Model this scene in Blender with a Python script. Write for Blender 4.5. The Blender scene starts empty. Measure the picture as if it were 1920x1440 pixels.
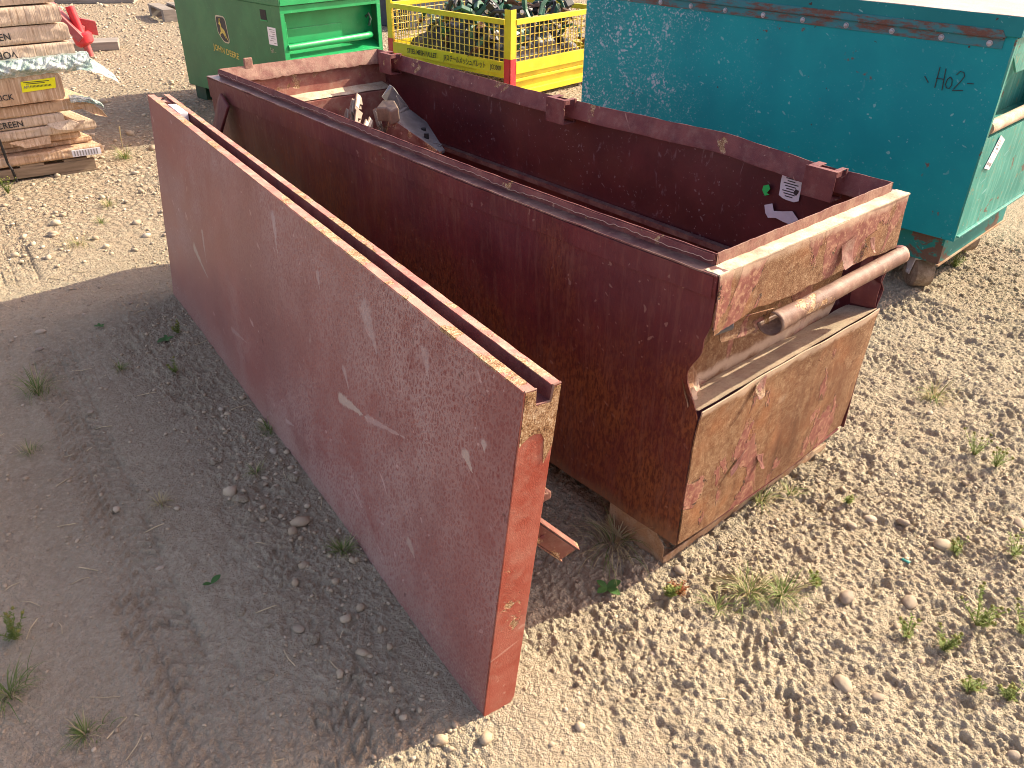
import bpy, math, random
import numpy as np
from mathutils import Vector, Matrix
R=math.radians
sc=bpy.context.scene; COL=sc.collection
# ------------------------------------------------ camera
cam=bpy.data.cameras.new("camera"); co=bpy.data.objects.new("camera",cam); COL.objects.link(co)
YAW,PITCH,ROLL=0.72382778,0.55565213,0.01414809
cy,sy,cp,sp=math.cos(YAW),math.sin(YAW),math.cos(PITCH),math.sin(PITCH)
d=Vector((sy*cp,cy*cp,-sp)); r=Vector((cy,-sy,0)); u=r.cross(d)
r2=math.cos(ROLL)*r+math.sin(ROLL)*u; u2=-math.sin(ROLL)*r+math.cos(ROLL)*u
co.matrix_world=Matrix(((r2.x,u2.x,-d.x,-1.15542),(r2.y,u2.y,-d.y,-0.75764),(r2.z,u2.z,-d.z,1.31607),(0,0,0,1)))
cam.sensor_width=36; cam.lens=1525.23/1920*36; cam.clip_end=600; cam.clip_start=0.02
sc.camera=co
try: sc.cycles.pixel_filter_type='BLACKMAN_HARRIS'; sc.cycles.filter_width=1.0
except Exception: pass
# ------------------------------------------------ light
SUN=Vector((1,-0.25,0.70)).normalized()
el=math.asin(SUN.z); az=math.atan2(SUN.x,SUN.y)
w=bpy.data.worlds.new("World"); sc.world=w; w.use_nodes=True
nt=w.node_tree; bg=nt.nodes['Background']; sky=nt.nodes.new('ShaderNodeTexSky')
sky.sky_type='NISHITA'; sky.sun_disc=False; sky.sun_elevation=el; sky.sun_rotation=az
sky.air_density=0.9; sky.dust_density=2.5; sky.ozone_density=1.0
tint=nt.nodes.new('ShaderNodeMix'); tint.data_type='RGBA'; tint.blend_type='MULTIPLY'; tint.inputs[0].default_value=1; tint.inputs[7].default_value=(1.24,.96,.86,1)
nt.links.new(sky.outputs[0],tint.inputs[6]); nt.links.new(tint.outputs[2],bg.inputs[0]); bg.inputs[1].default_value=0.15
sl=bpy.data.lights.new("sun",'SUN'); sl.energy=3.85; sl.angle=R(0.55); sl.color=(1.0,0.925,0.72)
so=bpy.data.objects.new("sun",sl); COL.objects.link(so); so.rotation_euler=SUN.to_track_quat('Z','Y').to_euler()
sc.view_settings.view_transform='Standard'; sc.view_settings.look='None'
sc.view_settings.exposure=1.28; sc.view_settings.gamma=1; sc.view_settings.use_curve_mapping=False
# ------------------------------------------------ material nodes
class NT:
    def __init__(s,name):
        s.m=bpy.data.materials.new(name); s.m.use_nodes=True; s.t=s.m.node_tree; s.b=s.t.nodes['Principled BSDF']
        s.oc=None
    def N(s,ty,**k):
        n=s.t.nodes.new(ty)
        for a,v in k.items(): setattr(n,a,v)
        return n
    def L(s,sock,v):
        if v is None: return
        if isinstance(v,bpy.types.NodeSocket): s.t.links.new(v,sock)
        else:
            if isinstance(v,(tuple,list)) and len(v)==3 and sock.type=='RGBA': v=(*v,1)
            sock.default_value=v
    def obj(s):
        if s.oc is None: s.oc=s.N('ShaderNodeTexCoord').outputs['Object']
        return s.oc
    def map(s,scale=(1,1,1),loc=(0,0,0),rot=(0,0,0),v=None):
        n=s.N('ShaderNodeMapping'); s.L(n.inputs[0],v or s.obj()); n.inputs['Scale'].default_value=scale
        n.inputs['Location'].default_value=loc; n.inputs['Rotation'].default_value=rot; return n.outputs[0]
    def noise(s,scale,detail=4,rough=.55,dist=0,v=None,col=False):
        n=s.N('ShaderNodeTexNoise'); s.L(n.inputs['Vector'],v or s.obj()); n.inputs['Scale'].default_value=scale
        n.inputs['Detail'].default_value=detail; n.inputs['Roughness'].default_value=rough; n.inputs['Distortion'].default_value=dist
        return n.outputs[1 if col else 0]
    def vor(s,scale,feat='F1',out=0,v=None,rnd=1):
        n=s.N('ShaderNodeTexVoronoi',feature=feat); s.L(n.inputs['Vector'],v or s.obj()); n.inputs['Scale'].default_value=scale
        n.inputs['Randomness'].default_value=rnd; return n.outputs[out]
    def ramp(s,f,pts,interp='LINEAR'):
        n=s.N('ShaderNodeValToRGB'); s.L(n.inputs[0],f); cr=n.color_ramp; cr.interpolation=interp
        while len(cr.elements)<len(pts): cr.elements.new(.5)
        for e,(p,c) in zip(cr.elements,pts):
            e.position=p; e.color=(c,c,c,1) if isinstance(c,(int,float)) else (*c,1)
        return n.outputs[0]
    def step(s,f,a,b): # smoothstep a->b
        n=s.N('ShaderNodeMapRange',interpolation_type='SMOOTHSTEP'); s.L(n.inputs[0],f); n.inputs[1].default_value=a; n.inputs[2].default_value=b
        return n.outputs[0]
    def mix(s,f,a,b,mode='MIX'):
        n=s.N('ShaderNodeMix',data_type='RGBA',blend_type=mode); s.L(n.inputs[0],f); s.L(n.inputs[6],a); s.L(n.inputs[7],b); return n.outputs[2]
    def math(s,op,a,b=None,c=None,clamp=False):
        n=s.N('ShaderNodeMath',operation=op,use_clamp=clamp); s.L(n.inputs[0],a); s.L(n.inputs[1],b)
        if c is not None: s.L(n.inputs[2],c)
        return n.outputs[0]
    def mul(s,a,b): return s.math('MULTIPLY',a,b)
    def add(s,a,b): return s.math('ADD',a,b)
    def sep(s,v=None):
        n=s.N('ShaderNodeSeparateXYZ'); s.L(n.inputs[0],v or s.obj()); return n.outputs
    def bump(s,h,strength=.5,dist=.01,nrm=None):
        n=s.N('ShaderNodeBump'); n.inputs['Strength'].default_value=strength; n.inputs['Distance'].default_value=dist
        s.L(n.inputs['Height'],h)
        if nrm is not None: s.L(n.inputs['Normal'],nrm)
        return n.outputs[0]
    def out(s,col,rough=.6,metal=0,nrm=None,spec=None):
        s.L(s.b.inputs['Base Color'],col); s.L(s.b.inputs['Roughness'],rough); s.L(s.b.inputs['Metallic'],metal)
        if nrm is not None: s.L(s.b.inputs['Normal'],nrm)
        if spec is not None: s.L(s.b.inputs['Specular IOR Level'],spec)
        return s.m
def scratches(k,dens=.5,scale=9,seed=0):
    """short straight score marks: ridge tops of strongly stretched noise in several directions"""
    tot=None
    for i,rr in enumerate(((.5,.2,.3),(1.3,.9,.2),(2.2,.4,1.1),(.1,2.5,.7))):
        v=k.map(rot=rr,loc=(seed+i*7.3,i*3.1,seed*1.7)); v=k.map(scale=(scale*.30,scale*9,scale*9),v=v)
        n=k.noise(1,1,.4,.25,v=v); l=k.step(n,.775-dens*.02,.80-dens*.02)
        tot=l if tot is None else k.math('MAXIMUM',tot,l)
    return k.math('MULTIPLY',tot,k.step(k.noise(scale*.5,3,.6,v=k.map(loc=(seed,3,9))),.40,.60))
M={}
SCUFF=[(.615,.355,.49,.372,.016,(.50,.40,.33),.75),(.49,.372,.32,.417,.010,(.46,.32,.29),.6),(.503,.60,.455,.54,.030,(.45,.34,.31),.5),(.602,.43,.572,.39,.010,(.46,.34,.31),.55),(.123,.50,.10,.48,.014,(.48,.38,.32),.7),(.075,.55,.07,.535,.010,(.5,.4,.35),.6),(.272,.62,.255,.58,.016,(.46,.34,.31),.5),(.998,.64,.975,.56,.016,(.46,.36,.34),.55),(1.73,.315,1.60,.262,.016,(.42,.36,.30),.6),(1.62,.40,1.60,.31,.012,(.44,.35,.32),.5),(.74,.59,.73,.56,.012,(.46,.36,.34),.5),(.97,.10,.90,.12,.008,(.48,.36,.33),.5),(.295,.19,.27,.17,.014,(.46,.36,.30),.5),(1.39,.18,1.25,.20,.010,(.42,.30,.27),.4)]
def paint_lid():
    k=NT('lid_red_paint')
    base=k.mix(k.step(k.noise(2.2,5,.6),.35,.65),(.19,.036,.034),(.26,.056,.046))
    base=k.mix(k.mul(k.step(k.noise(2.5,4,.6,v=k.map(scale=(3,1.2,.5))),.52,.7),.55),base,(.15,.024,.026))
    # dried dust crackle: net of pale film
    v=k.map(scale=(1,1,.62)); wv=k.N('ShaderNodeVectorMath',operation='ADD'); k.L(wv.inputs[0],v)
    sc_=k.N('ShaderNodeVectorMath',operation='SCALE'); k.L(sc_.inputs[0],k.noise(45,3,.6,col=True)); sc_.inputs[3].default_value=.022; k.L(wv.inputs[1],sc_.outputs[0])
    e=k.vor(105,'DISTANCE_TO_EDGE',v=wv.outputs[0]); net=k.math('SUBTRACT',1,k.step(e,.04,.30))
    e2=k.vor(210,'DISTANCE_TO_EDGE',v=wv.outputs[0]); net2=k.math('SUBTRACT',1,k.step(e2,.05,.35))
    where=k.step(k.noise(1.7,5,.6,v=k.map(loc=(3,1,4))),.33,.62)
    where2=k.step(k.noise(7,4,.6,v=k.map(loc=(8,1,4))),.30,.6)
    net=k.mul(k.math('MAXIMUM',net,k.mul(net2,.5)),k.add(.30,k.mul(.7,k.mul(where,where2))))
    c=k.mix(k.mul(net,.95),base,(.39,.245,.215))
    film=k.mul(k.step(k.noise(1.3,4,.5,v=k.map(loc=(0,.4,7))),.35,.75),.36)
    c=k.mix(film,c,(.32,.19,.165))
    spl=k.step(k.noise(5.5,5,.62,.3,v=k.map(scale=(1,1,.45),loc=(5,5,1))),.665,.72)
    c=k.mix(k.mul(spl,.7),c,(.44,.31,.27))
    c=k.mix(k.mul(scratches(k,.8,5,2),.55),c,(.52,.34,.31))
    o=k.sep(); br=k.noise(60,4,.7)
    def seg(y0,z0,y1,z1,w_,col,amt):
        nonlocal c
        dy,dz=y1-y0,z1-z0; L2=dy*dy+dz*dz
        py=k.math('SUBTRACT',o[1],y0); pz=k.math('SUBTRACT',o[2],z0)
        t=k.math('DIVIDE',k.add(k.mul(py,dy),k.mul(pz,dz)),L2,clamp=True)
        ey=k.math('SUBTRACT',py,k.mul(t,dy)); ez=k.math('SUBTRACT',pz,k.mul(t,dz))
        ds=k.math('SQRT',k.add(k.mul(ey,ey),k.mul(ez,ez))); wd_=k.mul(k.math('SUBTRACT',1.05,t),w_)
        m=k.math('SUBTRACT',1,k.step(k.math('DIVIDE',k.add(ds,k.mul(k.math('SUBTRACT',br,.5),w_*1.3)),wd_),.5,1.1))
        c=k.mix(k.mul(m,amt),c,col)
    for q in SCUFF: seg(*q)
    mud=k.math('SUBTRACT',1,k.step(k.add(o[2],k.mul(k.noise(14,5,.7),.16)),.10,.22)); c=k.mix(k.mul(mud,k.mul(k.step(k.noise(200,3,.7),.42,.62),.5)),c,(.40,.30,.24))
    drip=k.step(k.noise(34,4,.7,v=k.map(scale=(1,1,.05),loc=(1,1,1))),.56,.70); c=k.mix(k.mul(k.mul(drip,k.step(o[2],.30,.68)),.35),c,(.20,.05,.045))
    dark=k.step(k.noise(28,3,.6),.70,.76)
    c=k.mix(k.mul(dark,.5),c,(.06,.02,.02))
    h=k.add(k.mul(net,.4),k.mul(k.noise(300,2),.3))
    return k.out(c,k.add(.42,k.mul(net,.25)),0,k.bump(h,.35,.002),.4)
def paint_edge(name,pa,pb,rust=.5,seed=0,dust=.35):
    """sunlit edge metal: paint worn to speckled rust"""
    k=NT(name)
    n=k.noise(9,6,.65,.3,v=k.map(loc=(seed,seed*2,1)))
    base=k.mix(k.step(k.noise(14,4,.6),.35,.65),pa,pb)
    base=k.mix(k.mul(scratches(k,1,7,seed+4),.6),base,(.52,.30,.22))
    sp=k.noise(330,2,.7); ru=k.ramp(k.add(k.mul(sp,.6),k.mul(k.noise(60,4,.7),.4)),[(.36,(.07,.03,.015)),(.46,(.26,.13,.055)),(.54,(.42,.26,.13)),(.64,(.64,.50,.33))])
    m=k.step(n,.62-rust*.25,.64-rust*.25+.01)
    c=k.mix(m,base,ru)
    du=k.mul(k.step(k.noise(30,4,.7,v=k.map(loc=(2,seed,9))),.45,.7),dust)
    c=k.mix(du,c,(.50,.40,.29))
    h=k.add(k.mul(m,-.6),k.mul(sp,.4))
    return k.out(c,.62,0,k.bump(h,.6,.003),.35)
def paint_box():
    k=NT('box_maroon_paint')
    z=k.sep()[2]
    base=k.mix(k.step(k.noise(3,6,.65),.35,.65),(.085,.013,.017),(.140,.024,.026))
    # rust film rising from the foot of the wall, fine vertical fuzz
    v=k.map(scale=(1,1,.35)); fz=k.noise(150,3,.75,v=v)
    br=k.mix(k.step(fz,.38,.62),(.10,.024,.010),(.25,.080,.025))
    lo=k.math('SUBTRACT',1,k.step(z,.10,.75)); pm=k.noise(3.2,7,.65,v=k.map(loc=(4,4,4)))
    m=k.step(k.add(pm,k.mul(lo,.30)),.46,.78)
    c=k.mix(k.mul(m,.85),base,br)
    # vertical wisps
    wv=k.noise(60,4,.7,v=k.map(scale=(1,1,.12))); c=k.mix(k.mul(k.step(wv,.48,.68),.30),c,(.22,.095,.065))
    gl=k.mul(k.step(k.noise(2.0,5,.6,v=k.map(loc=(1,2,8))),.45,.7),.35); c=k.mix(gl,c,(.17,.060,.058))
    c=k.mix(k.mul(scratches(k,.9,8,1),.35),c,(.42,.26,.20))
    fk=k.step(k.noise(11,4,.6,.5,v=k.map(loc=(9,3,2))),.70,.71); c=k.mix(k.mul(fk,.8),c,(.13,.06,.035))
    bot=k.math('SUBTRACT',1,k.step(k.add(z,k.mul(k.noise(12,4),.12)),.13,.19)); c=k.mix(k.mul(bot,.55),c,(.26,.15,.08))
    h=k.add(k.mul(fz,.3),k.mul(fk,-1.0))
    return k.out(c,k.ramp(fz,[(.3,.42),(.7,.62)]),0,k.bump(h,.4,.002),.45)
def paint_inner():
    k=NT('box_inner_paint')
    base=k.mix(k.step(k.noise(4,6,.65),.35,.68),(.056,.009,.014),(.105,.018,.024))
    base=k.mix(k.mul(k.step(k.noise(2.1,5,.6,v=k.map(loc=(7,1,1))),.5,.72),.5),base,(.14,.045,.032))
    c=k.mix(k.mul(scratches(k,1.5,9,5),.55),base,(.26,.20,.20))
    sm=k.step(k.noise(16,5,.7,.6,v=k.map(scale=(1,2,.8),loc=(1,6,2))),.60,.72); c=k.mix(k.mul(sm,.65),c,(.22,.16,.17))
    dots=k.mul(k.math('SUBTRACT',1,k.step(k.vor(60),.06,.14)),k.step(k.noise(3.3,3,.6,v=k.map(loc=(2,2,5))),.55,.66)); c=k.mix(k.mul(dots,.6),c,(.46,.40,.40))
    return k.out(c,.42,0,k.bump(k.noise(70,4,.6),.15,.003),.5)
def ledge_paint():
    k=NT('ledge_paint')
    c=k.mix(k.step(k.noise(16,6,.7),.4,.62),(.13,.055,.055),(.20,.12,.10)); c=k.mix(k.mul(k.step(k.noise(60,4,.7),.5,.7),.5),c,(.30,.20,.14))
    return k.out(c,.34,0,k.bump(k.noise(120,3),.3,.002),.6)
def rust_end():
    k=NT('speckled_rust')
    sp=k.noise(420,2,.75); mid=k.noise(70,5,.7)
    ru=k.ramp(k.add(k.mul(sp,.62),k.mul(mid,.38)),[(.36,(.05,.020,.010)),(.45,(.17,.075,.032)),(.53,(.225,.12,.060)),(.62,(.44,.31,.185))])
    ru=k.mix(k.mul(k.step(k.noise(6,5,.65,v=k.map(loc=(3,3,3))),.45,.7),.5),ru,(.30,.11,.04),'MIX')
    pt=k.mix(k.step(k.noise(24,5,.7),.35,.65),(.17,.050,.038),(.28,.115,.085))
    pt=k.mix(k.mul(k.step(k.noise(90,4,.75),.5,.62),.55),pt,(.48,.30,.18))
    dk=k.step(k.noise(3.4,6,.7,v=k.map(scale=(1.6,1,.6),loc=(2,7,3))),.48,.70); ru=k.mix(k.mul(dk,.70),ru,(.115,.045,.022)); vs_=k.step(k.noise(24,4,.7,v=k.map(scale=(1,1,.07),loc=(1,1,1))),.52,.70); ru=k.mix(k.mul(vs_,.35),ru,(.28,.12,.06))
    n=k.noise(4.6,6,.6,.7,v=k.map(scale=(1.5,1,.75),loc=(6.1,2,5.2)))
    m=k.step(n,.53,.542); c=k.mix(m,ru,pt)
    edge=k.math('SUBTRACT',1,k.step(k.math('ABSOLUTE',k.math('SUBTRACT',n,.533)),.0,.0065))
    cut=k.mul(edge,k.step(k.noise(19,3,.6,v=k.map(loc=(0,8,0))),.47,.53)); c=k.mix(cut,c,(.02,.012,.01))
    c=k.mix(k.mul(k.step(k.noise(11,5,.7,v=k.map(loc=(5,8,0))),.60,.76),.35),c,(.46,.36,.25))
    zz=k.sep()[2]; nz_=k.mul(k.noise(18,4,.7),.05); top=k.step(k.add(zz,nz_),.722,.748); fold=k.math('SUBTRACT',1,k.step(k.math('ABSOLUTE',k.math('SUBTRACT',k.add(zz,nz_),.458)),.004,.022)); c=k.mix(k.mul(k.math('MAXIMUM',top,fold),.75),c,(.56,.42,.30)); run=k.mul(k.step(k.noise(30,4,.7,v=k.map(scale=(1,1,.06),loc=(3,1,1))),.5,.66),k.math('SUBTRACT',1,k.step(zz,.30,.43))); c=k.mix(k.mul(run,.45),c,(.10,.040,.020))
    h=k.add(k.mul(m,.8),k.mul(sp,.35))
    return k.out(c,.68,0,k.bump(h,.7,.003),.3)
def dusty(name,a,b,dustc=(.50,.41,.30),amt=.6,rough=.7,sc1=12):
    k=NT(name); c=k.mix(k.step(k.noise(sc1,5,.65),.35,.65),a,b)
    c=k.mix(k.mul(k.step(k.noise(sc1*1.7,5,.7,v=k.map(loc=(3,1,9))),.4,.62),amt),c,dustc)
    c=k.mix(k.mul(k.step(k.noise(240,2,.7),.5,.7),.35),c,(.12,.07,.04))
    return k.out(c,rough,0,k.bump(k.noise(160,3,.7),.45,.003),.3)
def teal(name,a,b,rust,chips,streak):
    k=NT(name); o=k.sep(); y=o[1]; z=o[2]
    c=k.mix(k.step(k.noise(2.3,5,.6),.35,.65),a,b)
    if streak: 
        s=k.noise(40,4,.7,v=k.map(scale=(1,1,.10))); c=k.mix(k.mul(k.step(s,.45,.7),.55),c,(.20,.46,.38))
        s2=k.noise(60,4,.75,.6,v=k.map(scale=(1,1,.5))); c=k.mix(k.mul(k.step(s2,.58,.64),.55),c,(.28,.20,.10))
    # paint spatters dense towards the far end
    if chips:
        f=k.step(y,.75,1.45)
        g=k.noise(5,3,.6,v=k.map(loc=(1,4,4)))
        for i,(s_,t_) in enumerate(((95,.20),(52,.20),(200,.24))):
            d_=k.vor(s_,v=k.map(loc=(i,i*2,3))); thr=k.add(.16,k.add(k.mul(f,.30),k.mul(k.step(g,.45,.65),.22)))
            dd=k.math('SUBTRACT',d_,k.mul(thr,k.noise(s_*.3,1,v=k.map(loc=(i*3,1,1)))))
            dot=k.math('SUBTRACT',1,k.step(k.add(dd,k.mul(k.noise(300,2),.06)),.022,.040))
            keep=k.step(k.noise(s_*.13,3,.6,v=k.map(loc=(i*5,2,2))),.42,.50)
            far=k.step(k.add(k.mul(y,.40),k.mul(g,.5)),.62,.86)
            c=k.mix(k.mul(k.mul(dot,keep),k.add(.05,k.mul(far,.7))),c,(.42,.46,.52))
    c=k.mix(k.mul(scratches(k,.9,6,3),.5),c,(.30,.50,.50))
    c=k.mix(k.mul(scratches(k,.7,13,9),.3),c,(.35,.5,.5))
    sm=k.step(k.noise(9,5,.7,.3,v=k.map(scale=(1,1.6,.7),loc=(4,4,1))),.66,.80); c=k.mix(k.mul(sm,.35),c,(.28,.42,.44))
    n=k.noise(7.5,5,.68,.4,v=k.map(loc=(8,2,7))); rm=k.step(n,.665-rust,.70-rust)
    c=k.mix(k.mul(rm,.85),c,k.mix(k.noise(90,4,.7),(.075,.028,.022),(.20,.08,.05)))
    tiny=k.step(k.noise(42,2,.5,v=k.map(loc=(1,8,7))),.745,.76); c=k.mix(tiny,c,(.05,.03,.03))
    return k.out(c,.5,0,k.bump(k.add(k.mul(n,.5),k.mul(k.noise(90,3),.2)),.12,.004),.25)
def rusty_teal():
    k=NT('rusty_teal'); v=k.map(scale=(1,.25,1))
    n=k.noise(34,6,.75,v=v); c=k.mix(k.step(n,.44,.60),(.02,.17,.20),k.mix(k.noise(150,3,.7),(.07,.028,.022),(.17,.075,.05)))
    c=k.mix(k.mul(k.step(k.noise(16,5,.7,v=k.map(loc=(3,5,5))),.66,.7),.7),c,(.45,.40,.33))
    return k.out(c,.55,0,k.bump(n,.4,.004),.4)
def painted(name,a,b,rough=.4,dirt=.3,dirtc=(.35,.28,.2),spec=.5,sc1=5):
    k=NT(name); c=k.mix(k.step(k.noise(sc1,5,.6),.35,.65),a,b)
    c=k.mix(k.mul(k.step(k.noise(sc1*3.3,5,.7,v=k.map(loc=(3,7,1))),.48,.7),dirt),c,dirtc)
    c=k.mix(k.mul(scratches(k,.6,sc1*1.6,6),.3),c,tuple(min(1,x*1.6+.08) for x in b))
    return k.out(c,rough,0,k.bump(k.noise(80,3),.12,.003),spec)
def cardboard(name,a=(.48,.355,.25),b=(.59,.46,.34)):
    k=NT(name); o=k.sep()
    flute=k.noise(110,2,.6,v=k.map(scale=(1,1,.03))); 
    c=k.mix(k.step(k.noise(6,4,.6),.35,.65),a,b)
    c=k.mix(k.mul(k.step(flute,.50,.66),.45),c,(.76,.60,.44)); c=k.mix(k.mul(k.math('SUBTRACT',1,k.step(flute,.34,.42)),.5),c,(.25,.15,.085))
    st=k.step(k.noise(5,5,.7,v=k.map(loc=(4,4,4))),.56,.68); c=k.mix(k.mul(st,.4),c,(.27,.18,.11))
    return k.out(c,.85,0,k.bump(k.add(flute,k.mul(k.noise(25,4),.7)),.6,.004),.15)
def wood(name,a=(.20,.145,.095),b=(.34,.25,.17)):
    k=NT(name); g=k.noise(22,5,.65,.6,v=k.map(scale=(.12,1,1))); c=k.mix(k.step(g,.35,.65),a,b)
    c=k.mix(k.mul(k.step(k.noise(70,4,.7,v=k.map(scale=(.08,1,1))),.5,.7),.4),c,(.10,.065,.04))
    return k.out(c,.85,0,k.bump(g,.5,.004),.15)
def film():
    k=NT('plastic_film'); n=k.noise(14,5,.65,1.2); c=k.mix(k.step(n,.42,.62),(.30,.42,.38),(.72,.76,.74))
    m=k.out(c,.22,0,k.bump(k.noise(40,4,.6,1.5),.8,.01),.6)
    tr=k.N('ShaderNodeBsdfTransparent'); mx=k.N('ShaderNodeMixShader'); mx.inputs[0].default_value=.28
    k.L(mx.inputs[1],k.b.outputs[0]); k.L(mx.inputs[2],tr.outputs[0]); o=[n for n in k.t.nodes if n.type=='OUTPUT_MATERIAL'][0]; k.L(o.inputs[0],mx.outputs[0]); return m
def plain(name,c,rough=.6,metal=0,spec=.4,var=.25,sc1=20):
    k=NT(name); a=tuple(x*(1-var) for x in c); b=tuple(min(1,x*(1+var)) for x in c)
    return k.out(k.mix(k.step(k.noise(sc1,5,.65),.3,.7),a,b),rough,metal,k.bump(k.noise(sc1*6,3),.15,.002),spec)
def ground_mat():
    k=NT('dirt'); 
    big=k.noise(1.1,5,.6); mid=k.noise(9,6,.65); fine=k.noise(75,5,.7); gr=k.noise(420,3,.7)
    c=k.mix(k.step(big,.35,.65),(.35,.288,.195),(.425,.360,.252))
    c=k.mix(k.mul(k.step(mid,.38,.66),.5),c,(.32,.245,.165))
    c=k.mix(k.mul(k.step(fine,.42,.66),.45),c,(.54,.455,.335))
    c=k.mix(k.mul(k.step(gr,.52,.70),.25),c,(.28,.205,.15)); c=k.mix(k.mul(k.step(k.noise(520,2,.6,v=k.map(loc=(3,3,3))),.58,.70),.3),c,(.66,.58,.46))
    org=k.step(k.noise(31,6,.75,v=k.map(loc=(6,1,1))),.56,.68); c=k.mix(k.mul(org,.55),c,(.215,.155,.105)); crk=k.step(k.noise(190,3,.7,v=k.map(scale=(1,.5,1),loc=(6,1,1))),.60,.70); c=k.mix(k.mul(crk,.4),c,(.24,.175,.12))
    # gravel colour away from the boxes
    y=k.sep()[1]; far=k.step(k.add(y,k.mul(big,1.5)),2.6,4.2)
    vc=k.vor(38,'F1',1); bw=k.N('ShaderNodeRGBToBW'); k.L(bw.inputs[0],vc); gv=k.mix(bw.outputs[0],(.29,.235,.16),(.54,.47,.345))
    vd=k.vor(38,'F1',0); gv=k.mix(k.step(vd,.28,.62),gv,(.34,.26,.18))
    c=k.mix(k.mul(far,.75),c,gv)
    lump=k.vor(150,'SMOOTH_F1',0); lump2=k.vor(330,'F1',0,v=k.map(loc=(4,2,1)))
    h=k.add(k.mul(fine,.9),k.add(k.mul(gr,.35),k.mul(mid,1.0))); h=k.math('SUBTRACT',h,k.add(k.mul(lump,.9),k.mul(lump2,.45)))
    h2=k.math('SUBTRACT',k.mul(far,1.2),k.mul(k.mul(vd,far),2.2))
    nb=k.bump(h,.9,.0085); nb=k.bump(h2,.8,.009,nb)
    return k.out(c,.95,0,nb,.1)
def rock_mat(name,cols,rough=.85):
    k=NT(name); g=k.N('ShaderNodeNewGeometry'); r_=g.outputs['Random Per Island']
    c=k.ramp(r_,[(i/(len(cols)-1),c) for i,c in enumerate(cols)]); c=k.mix(k.mul(k.noise(160,4,.7),.5),c,(.36,.28,.2))
    return k.out(c,rough,0,k.bump(k.noise(260,3,.7),.5,.002),.2)
def leafmat(name,a,b):
    k=NT(name); g=k.N('ShaderNodeNewGeometry'); c=k.mix(g.outputs['Random Per Island'],a,b)
    m=k.out(c,.6,0,None,.3); 
    tl=k.N('ShaderNodeBsdfTranslucent'); k.L(tl.inputs[0],c); mx=k.N('ShaderNodeMixShader'); mx.inputs[0].default_value=.3
    k.L(mx.inputs[1],k.b.outputs[0]); k.L(mx.inputs[2],tl.outputs[0]); o=[n for n in k.t.nodes if n.type=='OUTPUT_MATERIAL'][0]; k.L(o.inputs[0],mx.outputs[0]); return m
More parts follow.
